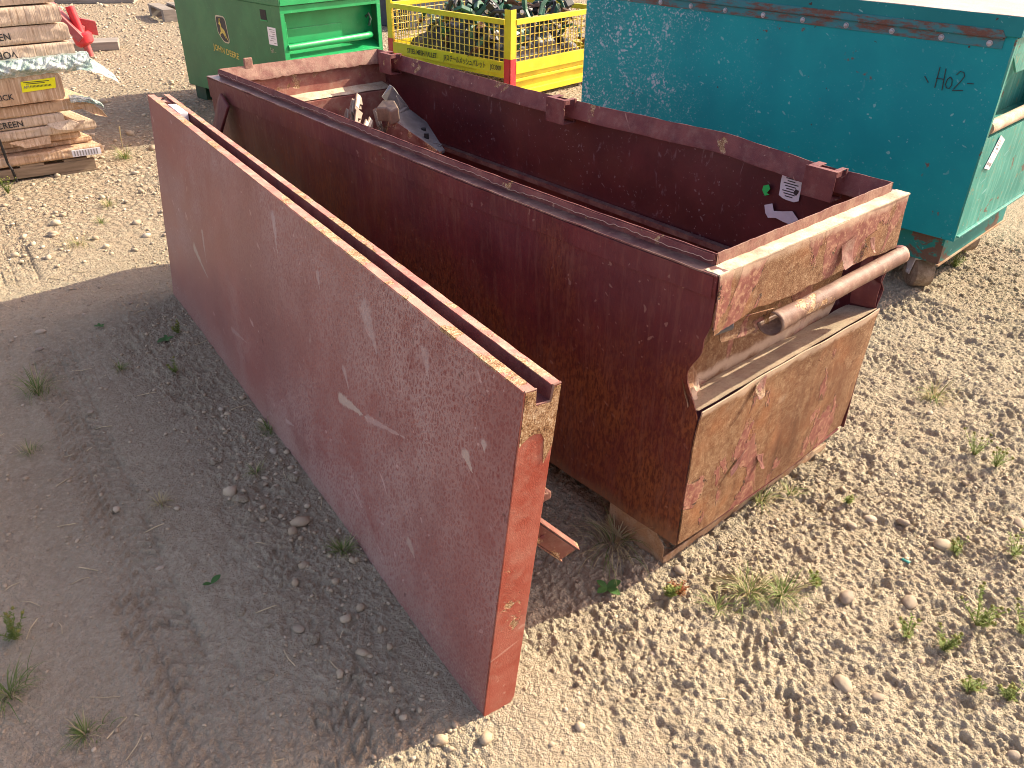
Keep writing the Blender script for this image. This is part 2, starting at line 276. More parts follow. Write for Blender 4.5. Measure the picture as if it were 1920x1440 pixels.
M=dict(lid=paint_lid(),lidedge=paint_edge('lid_edge_metal',(.40,.14,.11),(.50,.24,.18),.38,0,.5),
 lidend=paint_edge('lid_end_paint',(.32,.062,.036),(.39,.115,.075),.05,3,.15),lidrust=paint_edge('lid_end_rust',(.4,.1,.06),(.4,.1,.06),1.6,5,.2),
 groove=dusty('groove_paint',(.10,.03,.035),(.16,.05,.05),(.22,.13,.11),.4,.5,9),
 box=paint_box(),inner=paint_inner(),ledge=ledge_paint(),rust=rust_end(),
 rim=paint_edge('rim_paint',(.13,.032,.034),(.20,.060,.052),.02,7,.10),farwall_lit=paint_edge('lit_far_wall_paint',(.24,.075,.06),(.33,.14,.10),.10,9,.25),rimlit=dusty('dusty_lit_rim',(.20,.085,.068),(.29,.15,.115),(.42,.30,.21),.35,.7,18),  # far wall and dusty rim: paler copies of shaded paints, sunlight put in colour
 flake=paint_edge('flake_paint',(.17,.06,.045),(.25,.11,.085),.25,11,.3),film_edge=plain('lit_film_edge',(.50,.33,.27),.5),dustledge=dusty('dusty_ledge',(.46,.30,.21),(.58,.44,.29),(.66,.57,.42),.85,.85,10),
 skid=dusty('dusty_skid',(.26,.14,.07),(.36,.22,.12),(.48,.38,.26),.55,.8,9),
 orange=paint_edge('bracket_red',(.14,.042,.030),(.22,.085,.062),.45,8,.15),
 teal=teal('teal_paint',(.001,.22,.255),(.003,.275,.295),0,True,False),sandledge=dusty('sandy_ledge',(.40,.31,.21),(.50,.40,.27),(.30,.16,.11),.35,.9,14),tealend=teal('faded_teal_paint',(.025,.215,.18),(.06,.30,.245),.05,False,True),
 tealdark=teal('teal_lid_paint',(.004,.16,.175),(.010,.20,.21),.02,False,False),rustyteal=rusty_teal(),tealbase=teal('rusty_skirt_paint',(.010,.16,.15),(.02,.21,.19),.10,False,False),
 dusttop=dusty('dusty_top',(.36,.29,.26),(.45,.37,.32),(.50,.44,.38),.5,.85,5),
 green=painted('green_paint',(.018,.130,.050),(.028,.170,.064),.45,.06,(.14,.18,.09)),greenlit=painted('lit_green_paint',(.006,.27,.075),(.010,.33,.10),.4,.12,(.1,.3,.15)),  # one green in two tones: shade and sunlight of its faces put in colour
 darkgreen=plain('dark_green',(.012,.05,.03),.5),yellow=painted('yellow_paint',(.62,.47,.012),(.74,.58,.02),.45,.18,(.5,.38,.12)),
 yrail=painted('yellow_wire_paint',(.68,.47,.05),(.78,.58,.12),.5,.1,(.5,.38,.12)),
 redp=painted('red_paint',(.55,.02,.03),(.62,.04,.05),.45,.15,(.5,.2,.15)),reddull=painted('dull_red_paint',(.34,.05,.055),(.44,.10,.09),.5,.3,(.4,.25,.2)),
 card=cardboard('cardboard'),card2=cardboard('brown_cardboard',(.44,.28,.17),(.54,.37,.24)),wood=wood('pallet_wood'),greywood=wood('grey_wood',(.22,.19,.16),(.32,.28,.24)),
 film=film(),strap=plain('black_strap',(.012,.013,.016),.35),ink=plain('ink',(.03,.028,.028),.6,var=.1),inkgrey=plain('grey_print',(.22,.2,.19),.7,var=.1),
 label=plain('white_label',(.72,.70,.72),.5,var=.05),yellabel=plain('yellow_label',(.80,.76,.01),.5,var=.03),logo_y=plain('yellow_decal',(.55,.45,.10),.5,var=.15),logo_k=plain('black_decal',(.015,.018,.03),.4),
 cream=plain('cream_decal',(.50,.47,.34),.5),steel=plain('dusty_steel',(.24,.165,.115),.6,.0,.4,.25,25),steelgrey=plain('grey_steel',(.125,.115,.115),.5,.1,.5,.3,18),
 steelend=plain('pale_sunlit_top',(.62,.53,.40),.7,var=.2,sc1=60),  # sunlight on the plate tops, put in as a pale colour
 wheel=dusty('dirty_wheel',(.16,.11,.07),(.24,.17,.115),(.40,.32,.23),.5,.9,20),fork=plain('grey_fork',(.42,.39,.37),.6),bolt=plain('zinc_bolt',(.34,.34,.37),.45,.4,.5),pipe=paint_edge('pipe_rust',(.13,.065,.045),(.215,.115,.08),.12,14,.30),
 black=plain('black_hole',(.012,.012,.014),.6),white=plain('white_plastic',(.86,.85,.83),.5,var=.03),greenfoil=plain('green_foil',(.02,.55,.12),.4,var=.1),
 paper=plain('torn_paper',(.62,.58,.62),.7,var=.08),navy=plain('navy_steel',(.03,.04,.06),.5),
 scrapg=plain('scrap_green',(.035,.12,.07),.5,var=.4),scrapk=plain('scrap_black',(.020,.022,.025),.5,var=.4),scrapr=plain('scrap_rust',(.16,.085,.05),.75,var=.4),scrapw=plain('scrap_pale',(.55,.50,.42),.6,var=.2),
 ground=ground_mat(),clod=rock_mat('dirt_clods',[(.45,.35,.235),(.38,.295,.195),(.55,.45,.315),(.42,.33,.22)],.95),
 pebble=rock_mat('pebbles',[(.60,.51,.37),(.40,.32,.22),(.66,.57,.43),(.50,.40,.28),(.30,.25,.20)]),
 stone=rock_mat('river_stone',[(.45,.39,.31),(.56,.49,.39),(.36,.32,.28)],.7),
 grass=leafmat('grass_blades',(.10,.17,.035),(.28,.31,.11)),dry=leafmat('dry_grass',(.42,.34,.17),(.55,.46,.27)),leaf=leafmat('weed_leaf',(.12,.19,.035),(.27,.31,.08)),
 broad=leafmat('broad_leaf',(.05,.13,.035),(.08,.18,.045)),redweed=leafmat('red_weed',(.34,.08,.04),(.28,.16,.05)),bud=plain('flower_bud',(.20,.19,.04),.7),straw=plain('straw',(.55,.44,.27),.7))
# ------------------------------------------------ object helpers
class MB:
    def __init__(s): s.v=[]; s.f=[]
    def add(s,vs,fs):
        o=len(s.v); s.v+= [tuple(v) for v in vs]; s.f+=[tuple(i+o for i in f) for f in fs]; return s
    def hexa(s,p): # p: 8 pts bottom 4 ccw, top 4
        return s.add(p,[(0,3,2,1),(4,5,6,7),(0,1,5,4),(1,2,6,5),(2,3,7,6),(3,0,4,7)])
    def box(s,x0,y0,z0,x1,y1,z1):
        return s.hexa([(x0,y0,z0),(x1,y0,z0),(x1,y1,z0),(x0,y1,z0),(x0,y0,z1),(x1,y0,z1),(x1,y1,z1),(x0,y1,z1)])
    def obox(s,c,ax,ay,az): # centre + half axes
        c=Vector(c); ax=Vector(ax); ay=Vector(ay); az=Vector(az)
        return s.hexa([c-ax-ay-az,c+ax-ay-az,c+ax+ay-az,c-ax+ay-az,c-ax-ay+az,c+ax-ay+az,c+ax+ay+az,c-ax+ay+az])
    def prism(s,poly,off):
        n=len(poly); off=Vector(off); P=[Vector(p) for p in poly]
        return s.add(P+[p+off for p in P],[tuple(range(n-1,-1,-1)),tuple(range(n,2*n))]+[(i,(i+1)%n,n+(i+1)%n,n+i) for i in range(n)])
    def tube(s,path,rad,n=10,caps=True):
        P=[Vector(p) for p in path]; rr=rad if isinstance(rad,(list,tuple)) else [rad]*len(P); vs=[];fs=[]; prev=None
        for i,p in enumerate(P):
            t=(P[min(i+1,len(P)-1)]-P[max(i-1,0)]).normalized()
            if prev is None: a=t.orthogonal().normalized()
            else: a=(prev-t*prev.dot(t)).normalized()
            prev=a; b=t.cross(a)
            for j in range(n):
                an=2*math.pi*j/n; vs.append(p+(a*math.cos(an)+b*math.sin(an))*rr[i])
        for i in range(len(P)-1):
            for j in range(n): fs.append((i*n+j,i*n+(j+1)%n,(i+1)*n+(j+1)%n,(i+1)*n+j))
        if caps: fs+= [tuple(range(n-1,-1,-1)),tuple((len(P)-1)*n+j for j in range(n))]
        return s.add(vs,fs)
    def grid(s,fn,nu,nv,th=None):
        """surface fn(u,v); th: thickness vector fn or vector -> closed slab"""
        vs=[Vector(fn(i/nu,j/nv)) for j in range(nv+1) for i in range(nu+1)]; W=nu+1
        fs=[(j*W+i,j*W+i+1,(j+1)*W+i+1,(j+1)*W+i) for j in range(nv) for i in range(nu)]
        if th is None: return s.add(vs,fs)
        th=Vector(th); n=len(vs); v2=[v+th for v in vs]; f2=[tuple(n+k for k in reversed(f)) for f in fs]
        rim=[i for i in range(W)]+[j*W+nu for j in range(1,nv+1)]+[nv*W+i for i in range(nu-1,-1,-1)]+[j*W for j in range(nv-1,0,-1)]
        f3=[(rim[(i+1)%len(rim)],rim[i],n+rim[i],n+rim[(i+1)%len(rim)]) for i in range(len(rim))]
        return s.add(vs+v2,fs+f2+f3)
    def build(s,name,mat,parent=None,bevel=0,smooth=False,seg=2):
        me=bpy.data.meshes.new(name); me.from_pydata(s.v,[],s.f); me.update()
        import bmesh; bm=bmesh.new(); bm.from_mesh(me); bmesh.ops.recalc_face_normals(bm,faces=bm.faces); bm.to_mesh(me); bm.free()
        me.materials.append(M[mat] if isinstance(mat,str) else mat)
        o=bpy.data.objects.new(name,me); COL.objects.link(o)
        if parent is not None: o.parent=parent
        if smooth:
            me.polygons.foreach_set('use_smooth',[True]*len(me.polygons))
            if smooth!='all': me.set_sharp_from_angle(angle=R(40))
        if bevel:
            b=o.modifiers.new('bevel','BEVEL'); b.width=bevel; b.segments=seg; b.limit_method='ANGLE'; b.angle_limit=R(40)
        return o
def thing(name,label,cat,loc=(0,0,0),rz=0,group=None):
    o=bpy.data.objects.new(name,None); COL.objects.link(o); o.location=loc; o.rotation_euler=(0,0,rz); o.empty_display_size=.1
    return tag(o,label,cat,group)
def tag(o,label,cat,group=None,kind=None):
    if label: o['label']=label
    if cat: o['category']=cat
    if group: o['group']=group
    if kind: o['kind']=kind
    return o
def text(s,size,mat,parent,mtx,name='lettering',sx=1.0,ext=.0004):
    cu=bpy.data.curves.new(name,'FONT'); cu.body=s; cu.size=size; cu.extrude=ext; cu.align_x='CENTER'; cu.align_y='CENTER'; cu.resolution_u=3; cu.offset=size*.012
    t=bpy.data.objects.new('tmp_text',cu); COL.objects.link(t); bpy.context.view_layer.update()
    me=bpy.data.meshes.new_from_object(t.evaluated_get(bpy.context.evaluated_depsgraph_get()))
    COL.objects.unlink(t); bpy.data.objects.remove(t); me.name=name
    me.transform(mtx@Matrix.Diagonal((sx,1,1,1))); me.materials.clear(); me.materials.append(M[mat])
    o=bpy.data.objects.new(name,me); COL.objects.link(o); o.parent=parent; return o
def frame(o,x,y): # matrix whose X axis=x, Y axis=y, at o
    x=Vector(x).normalized(); y=Vector(y).normalized(); z=x.cross(y).normalized(); y=z.cross(x)
    return Matrix(((x.x,y.x,z.x,o[0]),(x.y,y.y,z.y,o[1]),(x.z,y.z,z.z,o[2]),(0,0,0,1)))
def copy_tree(o,parent=None):
    c=o.copy(); COL.objects.link(c); c.parent=parent
    for ch in list(o.children): copy_tree(ch,c)
    return c
# ------------------------------------------------ numpy noise + terrain height
def gn(x,y,seed):
    xi=np.floor(x).astype(np.int64); yi=np.floor(y).astype(np.int64); xf=x-xi; yf=y-yi
    def g(a,b):
        h=(a*374761393+b*668265263+seed*974634777)&0xffffffff; h=((h^(h>>13))*1274126177)&0xffffffff; h=h^(h>>16)
        an=h.astype(np.float64)*(2*np.pi/4294967296.); return np.cos(an),np.sin(an)
    ux=xf*xf*xf*(xf*(xf*6-15)+10); uy=yf*yf*yf*(yf*(yf*6-15)+10)
    a=g(xi,yi); b=g(xi+1,yi); c=g(xi,yi+1); e=g(xi+1,yi+1)
    n00=a[0]*xf+a[1]*yf; n10=b[0]*(xf-1)+b[1]*yf; n01=c[0]*xf+c[1]*(yf-1); n11=e[0]*(xf-1)+e[1]*(yf-1)
    return (n00+(n10-n00)*ux+(n01-n00)*uy+(n00-n10-n01+n11)*ux*uy)*1.4
def ss(a,b,x): t=np.clip((x-a)/(b-a),0,1); return t*t*(3-2*t)
TR=[(.80,.12,.17,1,0),(1.22,.02,.18,-1,3),(.42,.25,.15,-1,17),(.12,.5,.14,1,25),(.36,.12,.0,1,1),(-1.0,.12,.15,1,5),(-.83,.45,.13,-1,8),(1.75,-.05,.18,1,11)]
def H(x,y):
    x=np.asarray(x,float); y=np.asarray(y,float)
    sun=ss(-.42,-.15,x-.18*y+.1); dist=np.hypot(x+1.1,y+.7); fade=1-ss(3,7,dist)*.7
    rough=.35+.42*sun+(.65-.42*sun)*ss(-.15,.35,gn(x*1.3,y*1.3,3)+.25*sun)
    lidb=np.exp(-((x-(-.56+.124*y)+.13)/.10)**2)*(y<2.2)
    rough=np.clip(rough+.5*lidb,0,1.5)*(.42+.58*sun+.25*lidb)
    h=.010*gn(x*1.1,y*1.1,1)+.006*gn(x*3.1,y*3.1,2)
    n3=gn(x*9,y*9,4); n4=gn(x*23,y*23,5); n5=gn(x*52,y*52,6); n6=gn(x*115,y*115,7)
    h+=.0030*n3*(.5+rough)+.0034*n4*rough+.0030*n5*rough+.0022*n6*(.35+rough)
    m6=gn(x*71+5,y*71,13); m7=gn(x*130,y*130+9,14); h+=(.0042*np.sqrt(np.clip(m6+.05,0,1))+.0026*np.sqrt(np.clip(m7,0,1)))*(.12+rough)
    yy=y+x*.35; k1=np.clip(1-np.abs(gn(x*30+2*n3,yy*15,15))*4.5,0,1); k2=np.clip(1-np.abs(gn(x*62,yy*34,16))*3.5,0,1); k3=np.clip(1-np.abs(gn(x*120,yy*75,18))*3,0,1)
    h-=(.0042*k1*ss(-.1,.25,gn(x*6,y*6,19))+.0036*k2*ss(-.2,.2,gn(x*11,y*11,21))+.0018*k3)*(.15+rough)
    # clods: ridged lumps and sharp little pits
    l=1-np.abs(gn(x*38,y*38,8))*2.2; h+=.0035*np.clip(l,0,1)*rough*ss(0,.4,gn(x*5,y*5,9)+.15)
    h-=.009*ss(.34,.55,gn(x*17,y*17,10))*rough
    h-=.006*ss(.38,.6,gn(x*34+3,y*34,12))*rough
    # tyre treads pressed into the dirt
    for a,b,w_,sg,sd in TR:
        if w_==0: continue
        q=x-(a+b*y); m=(1-ss(w_*.42,w_*.5,np.abs(q)))*ss(-.25,.1,gn(x*2.2,y*2.2,20+sd))*(1-((x>-.62+.124*y)&(x<.75)&(y>-.03)&(y<2.3)))
        ph=(y+sg*np.abs(q)*.9+.01*gn(x*8,y*8,30+sd))/.034; lug=ss(.35,.7,np.abs((ph%1)-.5)*2)
        cen=np.abs(((q/w_*4)%1)-.5)*2; lug=lug*ss(.08,.3,cen)
        h+=m*(.0085*(lug-.5)-.004)*(.45+.9*ss(-.3,.4,gn(x*14,y*14,44)))*(.75+.3*n4)
    h+=.004*np.exp(-((np.abs(x-(.74+.10*y))-.10)/.02)**2)*n3
    return h*fade
def Hs(x,y): return float(H(np.array([x]),np.array([y]))[0])
def axis(lo,hi,fine,near,far,grow):
    c=[near]; 
    while c[-1]>lo: c.append(c[-1]-fine(c[-1]))
    c=c[::-1]
    while c[-1]<hi: c.append(c[-1]+fine(c[-1]))
    s=c[1]-c[0]; left=[]; p=c[0]
    while p>-far: s*=grow; p-=s; left.append(p)
    s=c[-1]-c[-2]; right=[]; p=c[-1]
    while p<far: s*=grow; p+=s; right.append(p)
    return np.array(left[::-1]+c+right)
X=axis(-1.5,2.7,lambda p:.0031 if p<.75 else .005,0,240,1.06)
Y=axis(-.95,9.0,lambda p:.0031 if p<.8 else .0031+.0045*(p-.8),0,240,1.06)
GX,GY=np.meshgrid(X,Y); GZ=H(GX.ravel(),GY.ravel())
nx,ny=len(X),len(Y); me=bpy.data.meshes.new('ground'); nv=nx*ny
me.vertices.add(nv); me.vertices.foreach_set('co',np.stack([GX.ravel(),GY.ravel(),GZ],1).ravel().astype(np.float32))
ii=np.arange((nx-1)*(ny-1)); jr=ii//(nx-1); ic_=ii%(nx-1); a0=jr*nx+ic_
q=np.stack([a0,a0+1,a0+nx+1,a0+nx],1).ravel().astype(np.int32); nf=len(a0)
me.loops.add(nf*4); me.loops.foreach_set('vertex_index',q); me.polygons.add(nf)
me.polygons.foreach_set('loop_start',np.arange(nf,dtype=np.int32)*4); me.polygons.foreach_set('loop_total',np.full(nf,4,np.int32))
me.update(calc_edges=True); me.polygons.foreach_set('use_smooth',np.ones(nf,bool)); me.materials.append(M['ground'])
gr=bpy.data.objects.new('ground',me); COL.objects.link(gr); gr['kind']='structure'
# loose rock scatter (one mesh per kind of stuff)
rng=np.random.default_rng(7)
def ico(sub):
    import bmesh; bm=bmesh.new(); bmesh.ops.create_icosphere(bm,subdivisions=sub,radius=1); v=np.array([p.co[:] for p in bm.verts]); f=np.array([[p.index for p in g.verts] for g in bm.faces]); bm.free(); return v,f
V1,F1=ico(1); V2,F2=ico(3)
def rocks(name,pts,rad,mat,label,flat=.6,jag=.28,kind='stuff',sink=.25):
    n=len(pts); vs=[];fs=[]
    z=H(pts[:,0],pts[:,1])
    A=rng.uniform(0,2*np.pi,n); S=rad[:,None]*np.stack([rng.uniform(.8,1.3,n),rng.uniform(.7,1.0,n),rng.uniform(flat*.7,flat*1.2,n)],1)
    J=1+rng.uniform(-jag*1.2,jag*1.2,(n,len(V1)))
    P=V1[None]*J[:,:,None]*S[:,None,:]; ca,sa=np.cos(A)[:,None],np.sin(A)[:,None]
    Px=P[:,:,0]*ca-P[:,:,1]*sa+pts[:,0:1]; Py=P[:,:,0]*sa+P[:,:,1]*ca+pts[:,1:2]; Pz=P[:,:,2]+(z+S[:,2]*(1-2*sink))[:,None]
    v=np.stack([Px,Py,Pz],2).reshape(-1,3); f=(F1[None]+np.arange(n)[:,None,None]*len(V1)).reshape(-1,3)
    me=bpy.data.meshes.new(name); me.vertices.add(len(v)); me.vertices.foreach_set('co',v.ravel().astype(np.float32))
    me.loops.add(f.size); me.loops.foreach_set('vertex_index',f.ravel().astype(np.int32)); me.polygons.add(len(f))
    me.polygons.foreach_set('loop_start',np.arange(len(f),dtype=np.int32)*3); me.polygons.foreach_set('loop_total',np.full(len(f),3,np.int32)); me.update(calc_edges=True)
    me.materials.append(M[mat]); o=bpy.data.objects.new(name,me); COL.objects.link(o); tag(o,label,'gravel' if 'gravel' in name else 'soil',None,kind); return o
def infoot(x,y): return ((x>-.02)&(x<.73)&(y>.22)&(y<2.2))
def scatter(n,x0,x1,y0,y1,dens):
    p=rng.uniform((x0,y0),(x1,y1),(n*3,2)); keep=(rng.uniform(0,1,len(p))<dens(p[:,0],p[:,1]))&~infoot(p[:,0],p[:,1]); return p[keep][:n]
def dcl(x,y):
    lidb=np.exp(-((x-(-.56+.124*y)+.10)/.13)**2)*(y<2.2); return np.clip(.07+.9*ss(.05,.5,gn(x*2.5,y*2.5,41)+.1)*(.35+.65*(x>-.4))+lidb*.35+.6*ss(-.1,.3,gn(x*6,y*6,42))*(x>-.1)*(x<1),0,1)
p=scatter(24000,-1.4,2.6,-.9,3.4,dcl); rocks('dirt_clods',p,rng.gamma(2.4,.00072,len(p))+.0009,'clod','small crumbly dirt clods strewn over the dry ground',.75,.3,sink=.3)
p=scatter(260,-.8,-.35,-.1,1.3,lambda x,y: np.exp(-((x-(-.56+.124*y)+.09)/.07)**2)); rocks('earth_lumps',p,rng.gamma(2.2,.0019,len(p))+.0015,'clod','crumbled earth lumps heaped along the foot of the leaning panel',.75,.34,sink=.3)
p=scatter(12000,-2.0,7.0,2.6,11,lambda x,y: np.clip(.9-.0*y,0,1)); rocks('gravel',p,rng.gamma(2.5,.0030,len(p))+.002,'pebble','fine pale gravel covering the yard behind the boxes',.6,.22)
p=scatter(450,-1.4,2.6,-.9,2.8,lambda x,y:.5+0*x); rocks('scattered_gravel',p,rng.gamma(2.0,.0017,len(p))+.0012,'pebble','scattered tiny gravel pieces on the dirt in front',.6,.2)
ST=[(-0.595,2.421),(-0.558,2.373),(-0.486,2.331),(-0.564,2.198),(-0.602,2.133),(-0.735,2.385),(-0.754,2.086),(-0.789,1.973),(-0.444,2.128),(-0.672,1.654),(-0.489,1.268),(-0.781,1.492),(-0.455,1.046),(-0.47,0.982),(-0.489,0.903),(-0.486,0.843),(-0.612,1.043),(-0.65,0.939),(-0.627,0.846),(-0.804,0.711),(-0.761,0.439),(-0.717,0.388),(-0.705,0.351),(-0.68,0.21),(-0.821,0.33),(-0.652,0.176),(-0.785,0.51),(0.504,-0.203),(0.549,-0.263),(0.441,-0.189),(0.41,-0.145),(0.547,-0.359),(0.772,-0.444),(0.536,-0.043),(0.319,-0.394),(0.233,-0.408),(0.222,-0.3),(0.215,-0.322),(0.19,-0.228),(0.25,-0.44),(0.708,-0.02),(0.411,-0.018),(0.013,-0.012),(-0.009,-0.264),(-0.205,-0.09),(0.036,-0.471),(0.111,-0.689),(0.014,-0.412),(-0.866,0.748)]
SR={18:.019,13:.013,14:.012,15:.017,16:.012,22:.017,23:.016,24:.015,25:.015,26:.012,31:.017,32:.015,36:.017,34:.016,46:.010,47:.016,42:.013,29:.012,17:.010,6:.014,7:.012,27:.014,28:.012,45:.011,21:.012,43:.008}
random.seed(3)
SEEN={}
def UNI(s):
    k=SEEN[s]=SEEN.get(s,0)+1
    return s if k==1 else s+', '+('second','third','fourth','fifth','sixth')[k-2]+' farthest'
ORD=sorted(range(len(ST)),key=lambda i:-ST[i][1])
def where(x,y):
    if x<-.35:
        if y>1.9: return 'in the shade beyond the lid'
        if y>.8: return 'in shade beside the lid'
        return 'in the lower left shade'
    if y<-.35: return 'on lower right sunlit dirt'
    if x>.3: return 'on tread marks right of the red box'
    return 'on sunlit dirt before the red box'
for i in ORD:
    x,y=ST[i]
    r_=SR.get(i,random.uniform(.0055,.009))*(.85 if x<-.3 else 1); a=random.uniform(0,6.3)
    sx,sy_,sz=r_*random.uniform(1.1,1.45),r_*random.uniform(.75,1),r_*random.uniform(.5,.75); ph=random.uniform(0,50); clod=13<=i<=26 and i not in(13,21)
    vs=V2.copy(); nz=gn(vs[:,0]*1.6+ph,vs[:,1]*1.6+vs[:,2]*1.9,60+i)
    amp=.35 if clod else .13; vs=vs*(1+amp*nz+ (.22*gn(vs[:,0]*4+ph,vs[:,1]*4+vs[:,2]*4,80+i)+.10*gn(vs[:,0]*9+ph,vs[:,1]*9+vs[:,2]*9,90+i) if clod else 0))[:,None]
    vs=vs*np.array([sx,sy_,sz]); b=MB(); b.add([tuple(v) for v in vs],[tuple(int(k) for k in f) for f in F2])
    o=b.build('stone',rock_mat('stone_tone',[random.choice([(.34,.28,.20),(.26,.21,.16),(.44,.37,.28),(.29,.23,.165)])]*2,.75) if not clod else M['ground'],smooth='all')
    o.location=(x,y,Hs(x,y)+sz*(.05 if clod else .25)); o.rotation_euler=(0,0,a)
    size='big' if r_>.0155 else ('medium' if r_>.0115 else 'small'); shp=('crumbly earth lump' if clod else random.choice(['oval tan pebble','rounded grey stone','pale round pebble']))
    tag(o,UNI(f'{size} {shp} {where(x,y)}'),'stone','loose stones on the dirt')
# ------------------------------------------------ red job box
W,Lb,ZT,ZB=.705,2.165,.72,.078
jb=thing('job_box','open weathered maroon steel tool chest without its lid, rusty end facing right','tool chest')
def n1(x,y,s): return float(gn(np.array([x]),np.array([y]),s)[0])
def dent(y,z): # near edge of the long side, crumpled at the recess
    return .034*math.exp(-((z-.50)/.05)**2)+.008*math.exp(-((z-.585)/.02)**2)-.004*math.exp(-((z-.41)/.02)**2)
def bow(u): return -.014*math.sin(math.pi*min(1,max(0,u)))-.006*math.sin(2*math.pi*u)
b=MB()
def fside(u,v):
    z=ZB+(ZT-.001-ZB)*v; y=dent(0,z)*(1-u)+u*Lb; uu=y/Lb
    x=bow(uu)*(.3+.7*v)+.006*n1(y*2.4,z*2.4,50)+.0014*n1(y*11,z*11,51)
    if v>.94: x-=.0035   # doubled strip along the top edge
    return (x,y,z)
b.grid(fside,150,64,(.003,0,0)); b.build('side_wall','box',jb,smooth=True)
# folded strip below the ledge with an uneven lower seam
b=MB()
def fstrip(u,v):
    y=.006+u*(Lb-.012); lo=.655+.022*(1-u)+.004*n1(y*4,1,52); z=lo+(ZT-.0015-lo)*v
    return (bow(y/Lb)*(.3+.7*(z-ZB)/(ZT-ZB))+.006*n1(y*2.4,z*2.4,50)-.0065-.001*n1(y*25,z*20,53),y,z)
b.grid(fstrip,200,6,(.0022,0,0)); b.build('seam_strip','box',jb,smooth=True)
def rimx(y): # bulged right hand rim
    ks=[(0,0,0),(.2,-.006,0),(.34,.008,.004),(.50,.020,.009),(.72,.008,.005),(.95,-.002,.001),(1.25,-.010,-.001),(1.5,-.012,0),(2.165,0,0)]
    for (a,xa,za),(c,xc,zc) in zip(ks,ks[1:]):
        if a<=y<=c+1e-6:
            t=(y-a)/(c-a); t=t*t*(3-2*t); return xa+(xc-xa)*t, za+(zc-za)*t
    return 0,0
b=MB()
def fr(u,v):
    y=u*Lb; z=ZB+(ZT-ZB)*v; e=.02*math.exp(-(y/.03)**2)*math.exp(-((z-.52)/.06)**2)*math.sin(z*70)
    return (W+rimx(y)[0]*v**3+e+.003*n1(y*3,z*3,54),y,z)
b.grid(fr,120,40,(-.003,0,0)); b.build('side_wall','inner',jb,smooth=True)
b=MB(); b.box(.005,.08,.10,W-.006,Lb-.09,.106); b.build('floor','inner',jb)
# far end wall: inset upper part, bulge of the outer recess, lower part
prof=[(Lb-.030,.72),(Lb-.033,.622),(Lb-.098,.607),(Lb-.10,.42),(Lb-.02,.395),(Lb-.01,.10)]
b=MB()
def polyp(prof,v):
    n=len(prof)-1; t=v*n; i=min(int(t),n-1); t-=i; return [prof[i][k]*(1-t)+prof[i+1][k]*t for k in (0,1)]
b.grid(lambda u,v:(lambda p:(.003+u*(W-.006),p[0]+.0018*n1(u*6,v*9,55),p[1]))(polyp(prof,v)),50,40,(0,-.003,0)); b.build('end_wall','farwall_lit',jb,smooth=True)  # paler copy of the inner paint, the wall's sunlight put in its colour
b=MB(); b.grid(lambda u,v:(.03+u*(W-.05),Lb-.097+.060*v,.6125+.0135*v+.002*n1(u*9,v*3,57)),60,6); b.build('end_shelf_dust','dustledge',jb,smooth=True)
# outer skin of the far end
b=MB(); b.box(.002,Lb+.001,ZB,W-.002,Lb+.004,ZT-.001); b.build('end_skin','box',jb)
# ledge round the top
def ledge(fn,nu,name='ledge',mat='ledge'): 
    b=MB(); b.grid(fn,nu,5,(0,0,-.003)); return b.build(name,mat,jb,smooth=True)
ledge(lambda u,v:(bow(u)-.0065+v*.036,u*Lb,ZT+.003+.0018*n1(u*30,v*2,58)-.004*v*(1-v)),180)
ledge(lambda u,v:(.0+u*W,-.004+v*.034,ZT+.0035+.0022*n1(u*18,v*2,59)),90,'ledge','dustledge')
ledge(lambda u,v:(W-.03+v*.036+rimx(u*Lb)[0],u*Lb,ZT+.0005+rimx(u*Lb)[1]),90)
ledge(lambda u,v:(.0+u*W,Lb-.03+v*.036,ZT+.001),40)
# raised lip (outer face) and folded inner face
LT=.746
def lip(p,nrm,L_,name,mat,n=160,jag=0,jz=None,sl=.022,drop=.05,th=.0022,inner='rim'):
    """p(u)->(x,y,dz); nrm = inward horizontal unit"""
    nv=Vector((nrm[0],nrm[1],0))
    b=MB(); b.grid(lambda u,v:(p(u)[0],p(u)[1],ZT+.001+p(u)[2]+(LT-ZT-.001)*v+(.0012*n1(u*40,v,61) if v>.9 else 0)),n,3,tuple(nv*th)); b.build(name,mat,jb,smooth=True)
    b=MB()
    def fi(u,v):
        o=Vector((p(u)[0],p(u)[1],0))+nv*(th+.0004+sl*v); dz=drop+(jag*(abs(n1(u*L_*9,3,62))+.6*abs(n1(u*L_*31,3,63))-.35) if jag else 0)
        return (o.x,o.y,LT+.0004+p(u)[2]-dz*v)
    b.grid(fi,n,4,(0,0,-.002)); b.build('rim_flange',inner,jb,smooth=True)
i_=.028
lip(lambda u:(i_+bow(u)*1.0,i_+u*(Lb-2*i_),0),(1,0),2.1,'rim_lip','rim',180)
lip(lambda u:(W-i_+rimx(i_+u*(Lb-2*i_))[0],i_+u*(Lb-2*i_),rimx(i_+u*(Lb-2*i_))[1]),(-1,0),2.1,'rim_lip','rim',180,sl=.016,drop=.048,inner='rim')
lip(lambda u:(i_+u*(W-2*i_),Lb-i_,0),(0,-1),.65,'rim_lip','rim',90,jag=.008,inner='rimlit',sl=.022,drop=.046)
lip(lambda u:(i_+u*(W-2*i_),i_,.002*n1(u*9,5,66)),(0,1),.65,'rim_lip','rimlit',90,inner='inner',sl=.006,drop=.03)
